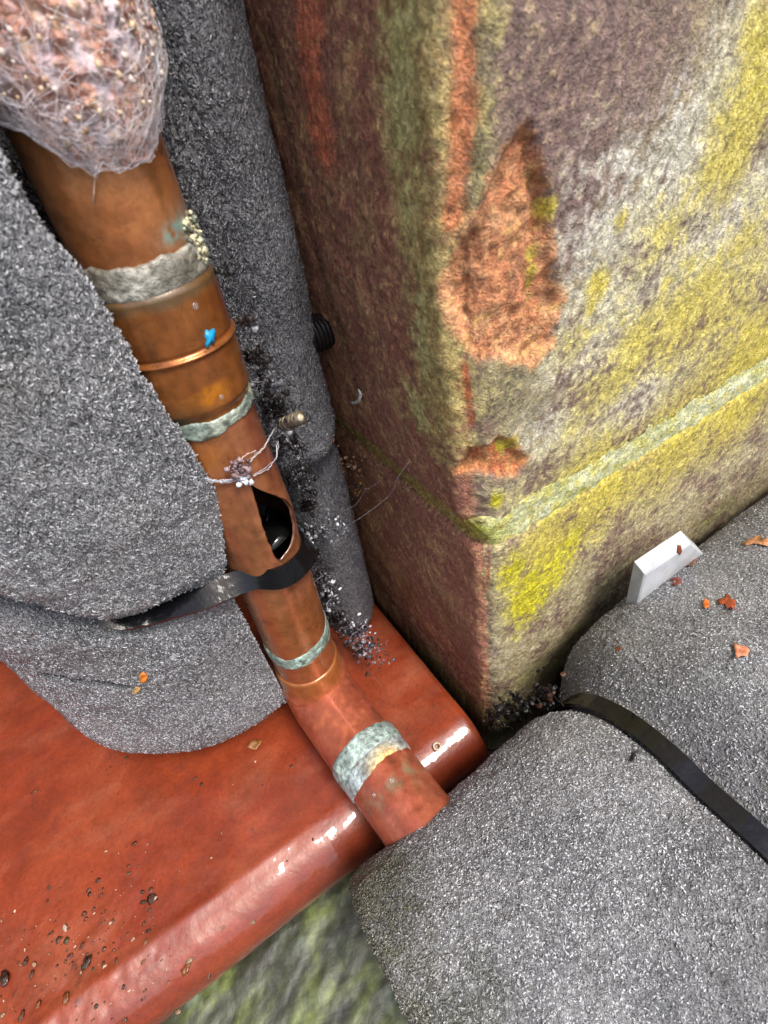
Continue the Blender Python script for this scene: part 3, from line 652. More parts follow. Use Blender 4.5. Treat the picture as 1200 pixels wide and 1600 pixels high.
# ------------------------------------------------------------------ foam sleeves
def interp(z, pts):
    p = np.array(sorted(pts)); return np.interp(z, p[:, 0], p[:, 1])
def smooth1(a, n):
    k = np.ones(n) / n; return np.convolve(np.pad(a, (n // 2, n - 1 - n // 2), mode='edge'), k, 'valid')
# left sleeve, slit open and bulging over the pipe's left side
AX = -.078; ZT = .0950
def _lz(px, py):
    v = ray(px, py); o = CAM[:2] - np.array([AX, .097]); a = v[:2] @ v[:2]; b = o @ v[:2]; c = o @ o - .0622 ** 2
    p = CAM + v * (-b - math.sqrt(max(b * b - a * c, 0))) / a; return math.degrees(math.atan2(p[1] - .097, p[0] - AX)), p[2]
CUTA, CUTB = zip(*sorted(_lz(*q) for q in [(55, 1052), (100, 1058), (150, 1066), (205, 1076)]))
zs = np.concatenate([np.linspace(.0155, .0245, 15), np.arange(.0252, .205, .00065), [.215, .23, .25]])
ph = np.concatenate([np.linspace(D(-170), D(-30), 320), np.linspace(D(-30), D(190), 90)[1:-1]])
T, Z = np.meshgrid(ph, zs)
Rz = smooth1(interp(zs, [(.0, .064), (.03, .0630), (.06, .0615), (.085, .0605), (.105, .0640), (.13, .0675), (.16, .0675), (.25, .064)]), 9)[:, None]
AY = smooth1(interp(zs, [(.0, .1015), (.06, .0965), (.095, .0935), (.25, .0925)]), 9)[:, None]
dg = np.degrees(T)
def tie_z(d): return ZT + .003 + .0015 * sst(-95, -80, d) * 0 + .0265 * sst(-101, -124, d) - .012 * sst(-124, -150, d)
def tie_pin(d): return .0012 + .0062 * sst(-76, -100, d) + .0060 * sst(-104, -122, d)
pin = tie_pin(dg); ztie = tie_z(dg); dz_ = Z - ztie
groove = pin * np.where(dz_ > 0, np.exp(-np.abs(dz_ / .0046) ** 2.2), np.exp(-np.abs(dz_ / .0095) ** 1.5))
R_ = Rz - groove
low = np.clip((.0245 - Z) / .009, 0, 1); R_ = R_ - .0085 * (1 - np.sqrt(np.clip(1 - low * low, 0, 1)))
X = AX + R_ * np.cos(T); Y = AY + R_ * np.sin(T)
xe = smooth1(interp(zs, [(0, -.0675), (.03, -.0668), (.045, -.0635), (.065, -.0590), (.080, -.0580), (.094, -.0590), (.106, -.0602), (.121, -.0585), (.135, -.0592), (.152, -.0616), (.178, -.0634), (.187, -.0660), (.25, -.066)]), 5)[:, None]
def CUTZ(d): return np.interp(d, CUTA, CUTB)
xe = xe + .0009 * fbm(np.stack([0 * Z, 0 * Z, Z], -1), 180, 4, .6, 140) 
xl = -.0668 + (xe + .0668) * sst(.0335, .0285, Y); X = np.minimum(X, xl)
G = np.stack([X, Y, Z], -1); N = np.stack([np.cos(T), np.sin(T), 0 * T], -1)
h = .0016 * fbm(G, 26, 3, .5, 141) + .0009 * fbm(G, 90, 4, .55, 142) + .0007 * fbm(G, 420, 3, .65, 143)
h -= .0044 * np.exp(-((Z - CUTZ(dg) - .0007 * np.sin(T * 24)) / .0008) ** 2) * sst(CUTA[-1] + .5, CUTA[-1] - 2, dg) * sst(CUTA[0] - .5, CUTA[0] + 2, dg)      # small cut in the skin
G = G + N * h[..., None] * np.where(X < xl - .0005, 1, .25)[..., None]
n1 = fbm(G, 45, 4, .6, 144); n2 = fbm(G, 200, 3, .6, 145)
C = mixc(np.broadcast_to(lin(108, 109, 113), G.shape), lin(136, 136, 138), sst(-.3, .4, n1)); C = mixc(C, lin(72, 72, 74), sst(.1, .5, n2) * .6)
C = mixc(C, lin(104, 102, 80), sst(.1, .5, fbm(G, 60, 3, .6, 146)) * .3)
sl_ = np.exp(-((Z - CUTZ(dg) - .0007 * np.sin(T * 24)) / .0009) ** 2) * sst(CUTA[-1] + .5, CUTA[-1] - 2, dg) * sst(CUTA[0] - .5, CUTA[0] + 2, dg); C = mixc(C, lin(22, 22, 24), np.clip(sl_ * 1.6, 0, 1))  # dark gap of the cut painted into the tint; the inner foam is dark too
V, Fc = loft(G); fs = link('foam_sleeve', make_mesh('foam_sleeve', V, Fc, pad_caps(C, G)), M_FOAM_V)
origin_to(fs, (AX, .098, .0155)); curls('skin_curls', fs, G, N, (dg > -150) & (dg < -25) & (Z < .2) & ~((Z < ztie + .0015) & (Z > ztie - .0065) & (dg > -106)) & ~((np.abs(Z - CUTZ(dg) - .0007 * np.sin(T * 24)) < .0014) & (dg > CUTA[0]) & (dg < CUTA[-1])), 52000, 301, M_CURL, (.35, 1.25), (.10, .20), .75); tag(fs, 'thick grey foam sleeve bulging left of the copper pipe, pinched by a black tie', 'pipe foam', 'grey foam pipe sleeves')

# right sleeve half between pipe and wall: an upper and a lower block
def chaikin(P, n=3):
    P = np.asarray(P, float)
    for _ in range(n):
        Q = np.roll(P, -1, 0); P = np.stack([.75 * P + .25 * Q, .25 * P + .75 * Q], 1).reshape(-1, 2)
    return P
def resample(P, n):
    Q = np.vstack([P, P[:1]]); l = np.concatenate([[0], np.cumsum(np.linalg.norm(np.diff(Q, axis=0), axis=1))]); t = np.linspace(0, l[-1], n, endpoint=False)
    return np.stack([np.interp(t, l, Q[:, k]) for k in (0, 1)], -1)
def block(poly, zs, shrink, seed, shift, tint):
    sec = resample(chaikin(np.array(poly) * .001, 2), 230); c = sec.mean(0)
    G = np.zeros((len(zs), 230, 3)); k = shrink(zs)[:, None, None]
    G[..., :2] = c + (sec[None] - c) * k + shift(zs)[:, None, :]; G[..., 2] = zs[:, None]
    N = grid_normals(G); o = (G[..., :2] - c); s = np.sign((N[..., :2] * o).sum(-1).mean())
    h = .0011 * fbm(G, 45, 3, .5, seed) + .0008 * fbm(G, 160, 4, .6, seed + 1) + .0006 * fbm(G, 480, 3, .6, seed + 2)
    G = G + s * N * h[..., None]
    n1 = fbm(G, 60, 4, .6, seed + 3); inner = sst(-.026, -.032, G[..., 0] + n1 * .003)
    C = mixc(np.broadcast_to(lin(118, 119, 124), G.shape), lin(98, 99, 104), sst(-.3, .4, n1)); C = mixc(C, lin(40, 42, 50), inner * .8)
    return loft(G), pad_caps(C, G), (G, s * N)
fr = empty('foam_sleeve', (-.025, .09, .0), 'narrow dark foam sleeve half squeezed between copper pipe and wall', 'pipe foam', 'grey foam pipe sleeves')
sec_u = [(-42, 66), (-41, 54), (-37, 51), (-31, 53), (-27, 50), (-22, 51), (-15.5, 57), (-10.5, 65), (-9.2, 72), (-9, 90), (-9, 130), (-74, 130), (-76, 74), (-50, 68)]
zs = np.concatenate([np.linspace(.1005, .106, 8), np.arange(.107, .235, .0009)])
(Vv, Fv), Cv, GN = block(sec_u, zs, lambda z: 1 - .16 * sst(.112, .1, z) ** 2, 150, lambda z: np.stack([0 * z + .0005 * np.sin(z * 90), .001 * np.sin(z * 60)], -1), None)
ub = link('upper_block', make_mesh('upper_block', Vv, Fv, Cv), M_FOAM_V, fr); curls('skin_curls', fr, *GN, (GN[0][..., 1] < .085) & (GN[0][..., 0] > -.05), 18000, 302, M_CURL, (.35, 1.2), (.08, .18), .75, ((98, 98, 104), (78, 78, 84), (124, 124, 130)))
sec_l = [(-36, 76), (-31, 62), (-25, 57), (-17, 60), (-11, 68), (-8.5, 76), (-8, 95), (-10, 130), (-38, 130), (-40, 95)]
zs = np.concatenate([np.linspace(.0008, .006, 7), np.arange(.007, .092, .0009), np.linspace(.0925, .097, 7)])
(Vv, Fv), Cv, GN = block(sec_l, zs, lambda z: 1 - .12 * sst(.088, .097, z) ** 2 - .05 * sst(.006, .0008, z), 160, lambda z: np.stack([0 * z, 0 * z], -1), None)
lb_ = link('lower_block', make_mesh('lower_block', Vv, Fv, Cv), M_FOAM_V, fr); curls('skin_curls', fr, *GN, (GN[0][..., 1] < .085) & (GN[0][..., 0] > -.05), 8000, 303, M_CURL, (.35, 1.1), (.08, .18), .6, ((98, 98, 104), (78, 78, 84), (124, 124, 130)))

# lying sleeve along the right face
FY, FZ, XT = -.0595, .005, .0150
xs = np.concatenate([np.linspace(-.0772, -.0735, 9), np.arange(-.0727, .16, .0009), [.17, .2, .25, .32]])
ph = np.concatenate([np.linspace(D(-60), D(200), 330), np.linspace(D(200), D(300), 40)[1:-1]]); T, X = np.meshgrid(ph, xs)
Rx = interp(xs, [(-.08, .0375), (-.07, .0388), (-.03, .0402), (-.004, .0418), (.006, .0410), (.0085, .0398), (.0115, .0378), (.0185, .0378), (.0215, .0415), (.026, .0475), (.034, .0525), (.05, .0552), (.08, .0552), (.12, .0545), (.4, .054)])
Rx = smooth1(Rx, 7)[:, None]
e = np.clip((-.0735 - X) / .0040, 0, 1); R_ = Rx - .0042 * (1 - np.sqrt(np.clip(1 - e * e, 0, 1)))
def sag(t, x): return 1 + .42 * sst(D(95), D(150), t) * sst(D(250), D(190), t) * sst(-.060, .010, x)
R_ = R_ * sag(T, X)
G = np.stack([X, FY + R_ * np.cos(T), FZ + R_ * np.sin(T)], -1); N = np.stack([0 * T, np.cos(T), np.sin(T)], -1)
h = .0013 * fbm(G, 30, 3, .5, 170) + .0008 * fbm(G, 100, 4, .55, 171) + .0007 * fbm(G, 420, 3, .65, 172)
h *= 1 - .7 * np.exp(-((X - XT) / .006) ** 2)
cut = on_plane(980, 1187, 2, .04)
h -= .0032 * np.exp(-((G[..., 1] - cut[1] - .0006 * np.sin(X * 900)) / .0009) ** 2) * np.exp(-((X - cut[0]) / .0032) ** 4)
G = G + N * h[..., None]
n1 = fbm(G, 45, 4, .6, 173); n2 = fbm(G, 200, 3, .6, 174)
C = mixc(np.broadcast_to(lin(112, 112, 114), G.shape), lin(140, 139, 138), sst(-.3, .4, n1)); C = mixc(C, lin(70, 70, 68), sst(.1, .5, n2) * .6)
mossy = np.clip(sst(-.048, -.074, X + n1 * .016 + n2 * .008) * sst(.075, .030, G[..., 2] + n2 * .02 + n1 * .02), 0, 1) * .9; mossy = np.maximum(mossy, sst(-.0765, -.078, X) * .9); mossy = np.maximum(mossy, .35 * sst(.1, .5, n1) * sst(-.035, -.022, G[..., 1])); C = mixc(C, lin(60, 60, 36), mossy)
C = mixc(C, lin(96, 96, 78), sst(-.010, -.022, -(-G[..., 1]) * -1) * 0)
V, Fc = loft(G); V[-2, 0] += .004
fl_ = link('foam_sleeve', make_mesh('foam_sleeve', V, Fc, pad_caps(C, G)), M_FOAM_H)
origin_to(fl_, (.08, FY, FZ - .05)); curls('skin_curls', fl_, G, N, (T > D(-20)) & (T < D(165)) & (X < .15) & (np.abs(X - XT) > .0036) & ~((np.abs(G[..., 1] - cut[1]) < .0012) & (np.abs(X - cut[0]) < .0034)), 70000, 304, M_CURL, (.35, 1.1), (.12, .26), 0.0, moss=mossy); tag(fl_, 'wet speckled grey foam sleeve lying along the wall foot at lower right', 'pipe foam', 'grey foam pipe sleeves')

# ------------------------------------------------------------------ cable ties
def strap(path, nrmls, width, thick, axis_dirs):
    """flat band swept along a closed path"""
    n = len(path); sec = [(-1, 0), (-.92, 1), (.92, 1), (1, 0), (.9, -.4), (-.9, -.4)]
    G = np.zeros((n + 1, 6, 3))
    for k in range(n):
        for q, (a, b) in enumerate(sec): G[k, q] = path[k] + axis_dirs[k] * a * width / 2 + nrmls[k] * b * thick
    G[n] = G[0]; Vs = []; Fs = []
    for q in range(6):                                          # each side strip has its own points, so its edges stay crisp
        Vs.append(G[:, [q, (q + 1) % 6]].reshape(-1, 3)); Fs.append(grid_faces(n + 1, 2, False) + q * 2 * (n + 1))
    return np.vstack(Vs), Fs
a = np.linspace(0, 2 * np.pi, 160, endpoint=False)
wob = .0008 * np.sin(a * 2 + .6)
rt_ = .0392 * sag(a, XT)
Pth = np.stack([XT + wob, FY + rt_ * np.cos(a), FZ + rt_ * np.sin(a)], -1); Nn = np.stack([0 * a, np.cos(a), np.sin(a)], -1)
V, Fc = strap(Pth, Nn, .0068, .0011, np.tile([1., 0, 0], (160, 1)))
tie = link('cable_tie', make_mesh('cable_tie', V, Fc), M_TIE); origin_to(tie, (XT, FY, FZ - .0392)); tag(tie, 'black plastic cable tie strapped round the lying foam sleeve at lower right', 'cable tie', 'black cable ties round the foam')
def foam_pt(d):
    r = .0622 - tie_pin(d) + .0030 - .004 * sst(-106, -114, d); return (AX + r * math.cos(D(d)), .0938 + r * math.sin(D(d)))
kp = [foam_pt(d) for d in (-150, -138, -128, -120, -113, -106, -99, -92, -85, -79)] + [(-.0590, .0300)] + [(PX + .0121 * math.cos(D(q_)), PY + .0121 * math.sin(D(q_))) for q_ in (-92, -62, -32, 0, 36)] + [(-.0545, .0560), (-.0660, .070), (-.072, .095), (-.080, .125), (-.10, .145), (-.120, .150), (-.138, .138)]
kz = [float(tie_z(np.float64(d))) for d in (-150, -138, -128, -120, -113, -106, -99, -92, -85, -79)] + [.0975, .0965, .0955, .0945, .0935, .093, .093, .093, .094, .097, .10, .106, .110]
kt = [.2, .3, .5, .7, .9, 1.0, 1.0, 1.0, .95, .85] + [.5, .3, .35, .3, .3, .2, .1, 0, 0, 0, 0, 0, .1]
kp = np.column_stack([np.array(kp), kz, kt]); n = len(kp); tt = np.linspace(0, n, 300, endpoint=False)
def crom(P, tt):
    i = np.floor(tt).astype(int); f = (tt - i)[:, None]; p = [P[(i + k) % len(P)] for k in (-1, 0, 1, 2)]
    return .5 * (2 * p[1] + (p[2] - p[0]) * f + (2 * p[0] - 5 * p[1] + 4 * p[2] - p[3]) * f ** 2 + (3 * p[1] - p[0] - 3 * p[2] + p[3]) * f ** 3)
Q = crom(kp, tt); xy = Q[:, :2]; slant = Q[:, 3]
tg = np.roll(xy, -1, 0) - np.roll(xy, 1, 0); nn = np.stack([tg[:, 1], -tg[:, 0]], -1); nn /= np.linalg.norm(nn, axis=1)[:, None]
N3 = np.column_stack([nn, 0 * slant]); Z3 = np.tile([0, 0, 1.], (len(tt), 1)); cl, sl = np.cos(slant)[:, None], np.sin(slant)[:, None]
V, Fc = strap(Q[:, :3] - .0008 * Z3, N3 * cl + Z3 * sl, .0070, .0012, Z3 * cl - N3 * sl)
tie2 = link('cable_tie', make_mesh('cable_tie', V, Fc), M_TIE); origin_to(tie2, (-.05, .0266, ZT)); tag(tie2, 'wet black cable tie across the copper pipe just below the split hole', 'cable tie', 'black cable ties round the foam')

# ------------------------------------------------------------------ white plastic wedge between wall and lying sleeve
A = [on_plane(x, y, 1, -.0125) for x, y in [(968, 985), (990, 876), (1062, 828), (1084, 848), (1086, 858), (1100, 980)]]
off = np.array([0, -.0042, -.0022]); A = np.array(A); A[0, 2] = A[-1, 2] = .012; A[-1, 0] = A[-2, 0] + .001; B = A + off * 1.2
n = len(A); i = np.arange(n); j = np.roll(i, -1)
c = .5 * (A.mean(0) + B.mean(0)); ins = lambda Q: Q + (Q.mean(0) - Q) * .03
Gw = np.stack([ins(A) - nrm(off) * -.0000, A + off * .08, A + off * 1.1, ins(B)], 0)
V, Fc = loft(Gw)
wd = link('plastic_wedge', make_mesh('plastic_wedge', V, Fc, np.tile(lin(192, 195, 198), (len(V), 1)), None, False), M_PLASTIC)
origin_to(wd, (A[:, 0].mean(), A[:, 1].mean(), .012)); tag(wd, 'white plastic wedge stuck between the lichen wall and the lying foam', 'wedge')

# ------------------------------------------------------------------ threaded bolt in the wall's left face
bolt = []; xs = np.linspace(.004, -.0085, 80); th = np.linspace(0, 2 * np.pi, 26, endpoint=False)
for x in xs:
    r = .0047 + .00055 * np.cos(2 * np.pi * x / .00125 - th) if x > -.0078 else .0036 + 0 * th
    bolt.append(np.stack([x - .0088 + 0 * th, .0640 + r * np.cos(th), .1385 + r * np.sin(th)], -1))
V, Fc = loft(np.array(bolt)); bo = link('threaded_bolt', make_mesh('threaded_bolt', V, Fc, np.tile(lin(46, 40, 42), (len(V), 1))), M_STEEL)
origin_to(bo, (-.0088, .0640, .1385)); tag(bo, 'short dark threaded bolt sticking out of the wall beside the foam', 'bolt')

# ------------------------------------------------------------------ matted wrap and cobweb at the pipe's top
nth = 260; th = np.linspace(0, 2 * np.pi, nth, endpoint=False); loop = np.stack([np.cos(th), np.sin(th), 0 * th], -1)
dg = np.degrees(th) - 360
hz = np.interp(dg, [-360, -200, -158, -137, -125, -116, -108, -104, -97, -88, -76, -60, -46, -30, -14, 0], [.2035, .202, .1990, .1975, .1955, .1932, .1925, .1905, .1925, .1907, .1912, .1918, .1945, .1962, .1975, .2035])
hz = hz + .0019 * fbm(loop, 8, 5, .7, 180)
v = np.linspace(0, 1, 150) ** 1.3; Z = hz[None] + (.236 - hz[None]) * v[:, None]; T = np.broadcast_to(th, Z.shape)
thick = .0014 + .0022 * sst(0, .25, v)[:, None] + 0 * Z
P3 = np.stack([np.cos(T) * .012, np.sin(T) * .012, Z], -1)
r = PR + thick * (1 + .55 * fbm(P3, 260, 4, .6, 181)) + .0006 * fbm(P3, 800, 3, .6, 182)
Go = np.stack([PX + r * np.cos(T), PY + r * np.sin(T), Z], -1); Gi = np.stack([PX + (PR - .0003) * np.cos(T[::-1]), PY + (PR - .0003) * np.sin(T[::-1]), Z[::-1]], -1)
G = np.concatenate([Go, Gi, Go[:1]], 0)
n1 = fbm(G, 170, 4, .6, 183); n2 = fbm(G, 420, 4, .65, 184); n3 = fbm(G * np.array([1, 1, .5]), 260, 4, .6, 185)
C = mixc(np.broadcast_to(lin(188, 138, 118), G.shape), lin(152, 92, 74), sst(-.1, .35, n1)); C = mixc(C, lin(206, 178, 140), sst(.02, .35, n2) * .85); C = mixc(C, lin(206, 196, 206), sst(-.1, .3, n3) * .8)
C = mixc(C, lin(96, 56, 46), sst(.2, .5, -n2) * .7)
hem = np.concatenate([np.broadcast_to(sst(.20, .0, v)[:, None], Z.shape)] * 2 + [np.ones((1, nth))], 0); C = mixc(C, lin(214, 206, 208), hem * .6 * sst(-.4, .3, n2))
wrap = empty('fibre_wrap', (PX, PY, .19), 'pinkish matted fibre wrap furred with white cobweb at the pipe top', 'pipe wrap')
M_FUR = mat_plain('matted_fibre', .55, 700, .0010, .6, 1.35, Subsurface_Weight=.0)
link('matted_layer', make_mesh('matted_layer', G.reshape(-1, 3), [grid_faces(G.shape[0], nth)], C.reshape(-1, 3)), M_FUR, wrap)
bg_ = Bag(); rg = np.random.default_rng(12)
for k in range(800):
    a0 = D(rg.uniform(-185, 5)); i0 = np.interp(np.degrees(a0), dg, hz); z_0 = i0 + rg.exponential(.006) - .0006; a1 = a0 + rg.normal() * .35; z1 = z_0 + rg.normal() * .0042
    t = np.linspace(0, 1, 9); aa = a0 + (a1 - a0) * t + rg.normal() * .12 * np.sin(np.pi * t); za = z_0 + (z1 - z_0) * t + rg.normal() * .001 * np.sin(2 * np.pi * t)
    za = np.maximum(za, np.interp(np.degrees(aa), dg, hz) - .0005 * rg.random()); ra = PR + .0012 + .0028 * sst(.0, .006, za - np.interp(np.degrees(aa), dg, hz)) + .0012 * np.sin(np.pi * t) * rg.uniform(0, 1)
    bg_.tube(np.stack([PX + ra * np.cos(aa), PY + ra * np.sin(aa), za], -1), rg.uniform(.00001, .00004), lin(*(rg.choice([[226, 218, 222], [206, 192, 186], [236, 232, 236]]))), 4)
for k in range(420):
    a0 = D(rg.uniform(-180, 0)); z_0 = np.interp(np.degrees(a0), dg, hz) + rg.uniform(.0, .030); ra = PR + .0036 * sst(0, .006, z_0 - np.interp(np.degrees(a0), dg, hz)) + .0008
    V, Fc = blob((PX + ra * math.cos(a0), PY + ra * math.sin(a0), z_0), rg.uniform(.0001, .0005), k, 1.0, 7, 5); bg_.add(V, Fc, lin(*rg.choice([[200, 176, 142], [212, 196, 186], [176, 140, 118], [150, 104, 92]])))
w = link('cobweb', bg_.mesh('cobweb'), M_WEB, wrap); w['kind'] = 'stuff'
# a thread that hangs from its hem
P = [on_pipe(x, y, PR + .0004) for x, y in [(150, 270), (148, 285), (147, 300), (146, 318)]]
bg_ = Bag(); bg_.tube(np.array(P), .00012, lin(226, 190, 160)); link('hanging_thread', bg_.mesh('hanging_thread'), M_WEB, wrap)

# ------------------------------------------------------------------ cobweb round the split
cw = empty('cobweb', on_pipe(380, 745), 'silver cobweb strands tied round the pipe just above the split hole', 'cobweb')
bg_ = Bag(); rg = np.random.default_rng(5)
def strand(pts, r, c, amp=.0003, lift=.0006):
    Q = np.array([on_pipe(x, y, PR + lift + .0008) for x, y in pts]); t = np.linspace(0, len(Q) - 1, len(Q) * 6)
    P = np.stack([np.interp(t, np.arange(len(Q)), Q[:, k]) for k in range(3)], -1); P = P + rg.normal(size=P.shape) * amp * .4
    bg_.tube(P, r, c, 5)
for k in range(11):
    j = lambda: rg.normal() * 1.6
    strand([(308 + j(), 742 + j()), (330 + j(), 752 + j()), (355 + j(), 752 + j()), (378 + j(), 748 + j())], rg.uniform(.00003, .00011), lin(190, 188, 194))
for k in range(3):
    j = lambda: rg.normal() * 1.2
    strand([(380 + j(), 738 + j()), (395 + j(), 715 + j()), (412 + j(), 700 + j()), (428 + j(), 668 + j())], rg.uniform(.00003, .00007), lin(214, 208, 208))
    strand([(396 + j(), 742 + j()), (418 + j(), 732 + j()), (432 + j(), 716 + j()), (434 + j(), 690 + j())], rg.uniform(.00003, .00009), lin(200, 198, 204))
strand([(352, 735), (366, 722), (384, 712), (400, 704)], .00008, lin(226, 206, 200))
link('web_strands', bg_.mesh('web_strands'), M_WEB, cw)
bg_ = Bag()
for k in range(90):
    x = 378 + rg.normal() * 8; y = 738 + rg.normal() * 8; p = on_pipe(x, y, PR + .0014 + rg.uniform(0, .0012)); white = y > 742 and x > 372
    V, Fc = blob(p, rg.uniform(.0002, .0008), k, 1.0, 8, 6); bg_.add(V, Fc, lin(*((222, 226, 230) if white else rg.choice([[120, 96, 96], [70, 52, 50], [150, 128, 130]]))))
link('web_knot', bg_.mesh('web_knot'), M_DROP if False else M_WEB, cw)

# ------------------------------------------------------------------ dark gunk, webs and bits in the gap right of the pipe
def gap(px, py, x=-.034): return on_plane(px, py, 0, x)
def clump(name, label, cat, items, seed, mat=M_WEB, group=None):
    """items: (px, py, spread_px, n, size, colours, x)"""
    rg = np.random.default_rng(seed); bg_ = Bag(); first = None
    for px, py, sp, n, size, cols, x in items:
        for k in range(n):
            p = gap(px + rg.normal() * sp, py + rg.normal() * sp, x) ; first = p if first is None else first
            if rg.random() < .86:
                V, Fc = blob(p, rg.uniform(.3, 1.1) * size * np.array([rg.uniform(.25, 1.4), rg.uniform(.25, 1.4), rg.uniform(.25, 1.4)]), k, 1.1, 7, 6)
                bg_.add(V, Fc, lin(*cols[rg.integers(len(cols))]))
            else:
                q = p + rg.normal(size=3) * size * 2.4
                bg_.tube(wander(p, q, 7, size * .5, int(rg.integers(1e6))), rg.uniform(.02, .10) * size + .00002, lin(*cols[rg.integers(len(cols))]), 4)
    o = link(name, bg_.mesh(name), mat); origin_to(o, first); return tag(o, label, cat, group, 'stuff')
WH = [(150, 154, 164), (110, 112, 122), (206, 208, 214), (60, 60, 66), (84, 84, 92)]; BK = [(16, 15, 15), (28, 26, 26), (46, 42, 42)]; GY = [(104, 102, 106), (70, 68, 74), (140, 138, 142)]
clump('debris_clump', 'black and white fluffy debris clump hanging above the sill beside the elbow', 'debris', [(558, 1008, 13, 130, .0009, WH, -.0310), (545, 1030, 16, 110, .0010, BK + GY, -.0325), (582, 1020, 12, 60, .0008, GY + BK, -.0290), (572, 1065, 8, 60, .0008, BK + GY, -.0305), (555, 985, 9, 60, .0009, WH + BK, -.0315)], 1, M_DIRT)
clump('debris_clump', 'dark stringy debris trail with white specks right of the lower copper pipe', 'debris', [(500, 900, 6, 60, .0008, BK + GY, -.0385), (512, 935, 7, 70, .0009, BK + WH, -.0365), (526, 965, 8, 80, .0009, BK, -.0345), (540, 985, 8, 60, .0008, GY + BK, -.033), (516, 915, 5, 26, .0007, WH, -.034), (490, 870, 6, 40, .0008, BK, -.0385)], 2, M_DIRT)
clump('debris_clump', 'black gritty debris packed between the coupling and the dark foam', 'debris', [(416, 600, 10, 90, .0008, BK + GY, -.0385), (430, 635, 12, 120, .0009, BK, -.0360), (400, 560, 9, 60, .0008, BK, -.0390), (385, 500, 7, 50, .0006, BK + GY, -.0400), (350, 420, 6, 30, .0005, BK, -.0410), (442, 695, 9, 70, .0008, BK + GY, -.0365)], 3, M_DIRT)
clump('cobweb', 'white torn cobweb tuft on the lower dark foam block', 'cobweb', [(512, 828, 11, 70, .0006, WH, -.028), (530, 826, 7, 36, .0006, WH + GY, -.026), (492, 832, 8, 36, .0006, GY + WH, -.031)], 4)
clump('cobweb', 'grey glossy cobweb sheet bridging the break in the dark foam', 'cobweb', [(470, 745, 10, 70, .0007, BK + GY, -.0345), (482, 790, 7, 90, .0008, BK, -.0345), (478, 840, 6, 70, .0008, BK + BK + WH, -.0365), (462, 700, 10, 50, .0008, GY + BK, -.0345), (486, 760, 6, 30, .0007, BK + GY, -.032), (470, 872, 6, 60, .0006, WH + GY + BK, -.040)], 6, M_DIRT)
clump('rust_crumbs', 'brown crumbs and rust bits in the gap between the dark foam and the wall', 'debris', [(548, 730, 9, 50, .0008, [(110, 74, 50), (150, 110, 80), (70, 46, 36), (170, 140, 110)], -.0115), (555, 765, 7, 44, .0008, [(86, 62, 46), (60, 44, 36), (180, 130, 60)], -.0105), (515, 690, 5, 8, .0010, [(176, 128, 96)], -.0145)], 8, M_FLAKE)
clump('dirt_clump', 'wet black dirt gathered in the corner where sill wall and foam meet', 'dirt', [(775, 1120, 9, 60, .0013, BK + [(66, 60, 36)], -.004), (800, 1100, 12, 60, .0012, BK + [(60, 58, 32)], .002), (850, 1085, 12, 60, .0012, BK + [(72, 44, 30)], .008)], 9, M_DIRT)
# grub case
bg_ = Bag(); a0 = gap(440, 664, -.0352); a1 = gap(470, 652, -.0325); n = 40; t = np.linspace(0, 1, n)
V, Fc = loft(tube_arr(a0 + (a1 - a0) * t[:, None], .0017 + .0002 * np.cos(t * 40) - .001 * (t < .03) - .0008 * (t > .97), 14))
o = link('grub_case', make_mesh('grub_case', V, Fc, np.where((np.cos(V @ (a1 - a0) / ((a1 - a0) @ (a1 - a0)) * 40) > .2)[:, None], lin(190, 176, 150), lin(96, 86, 72))), M_FLAKE)
origin_to(o, a0); tag(o, 'small ringed beige grub case beside the pipe above the split', 'grub case')
# curled white thread on the wall
Q = np.array([on_left(x, y, .0012) for x, y in [(546, 628), (553, 630), (561, 626), (564, 616), (560, 608)]]); bg_ = Bag(); bg_.tube(Q, np.array([.0003, .0005, .0006, .0005, .0002]), lin(206, 206, 200), 7)
o = link('white_thread', bg_.mesh('white_thread'), M_WEB); origin_to(o, Q[0]); tag(o, 'tiny curled white thread on the red stone near the joint', 'thread')
# fine web lines from foam to wall
bg_ = Bag(); bg_.tube(wander(gap(512, 828, -.028), on_left(640, 720, .0008), 16, .0012, 3, .003), .00003, lin(220, 220, 226), 4); bg_.tube(wander(gap(535, 800, -.02), on_left(600, 745, .0008), 12, .001, 4, .002), .000025, lin(210, 210, 220), 4)
bg_.tube(wander(gap(530, 760, -.02), gap(555, 800, -.01), 10, .001, 9, .001), .000025, lin(210, 210, 220), 4)
o = link('web_thread', bg_.mesh('web_thread'), M_WEB); origin_to(o, gap(512, 828, -.028)); tag(o, 'fine silk thread spanning from the foam break to the wall', 'cobweb')

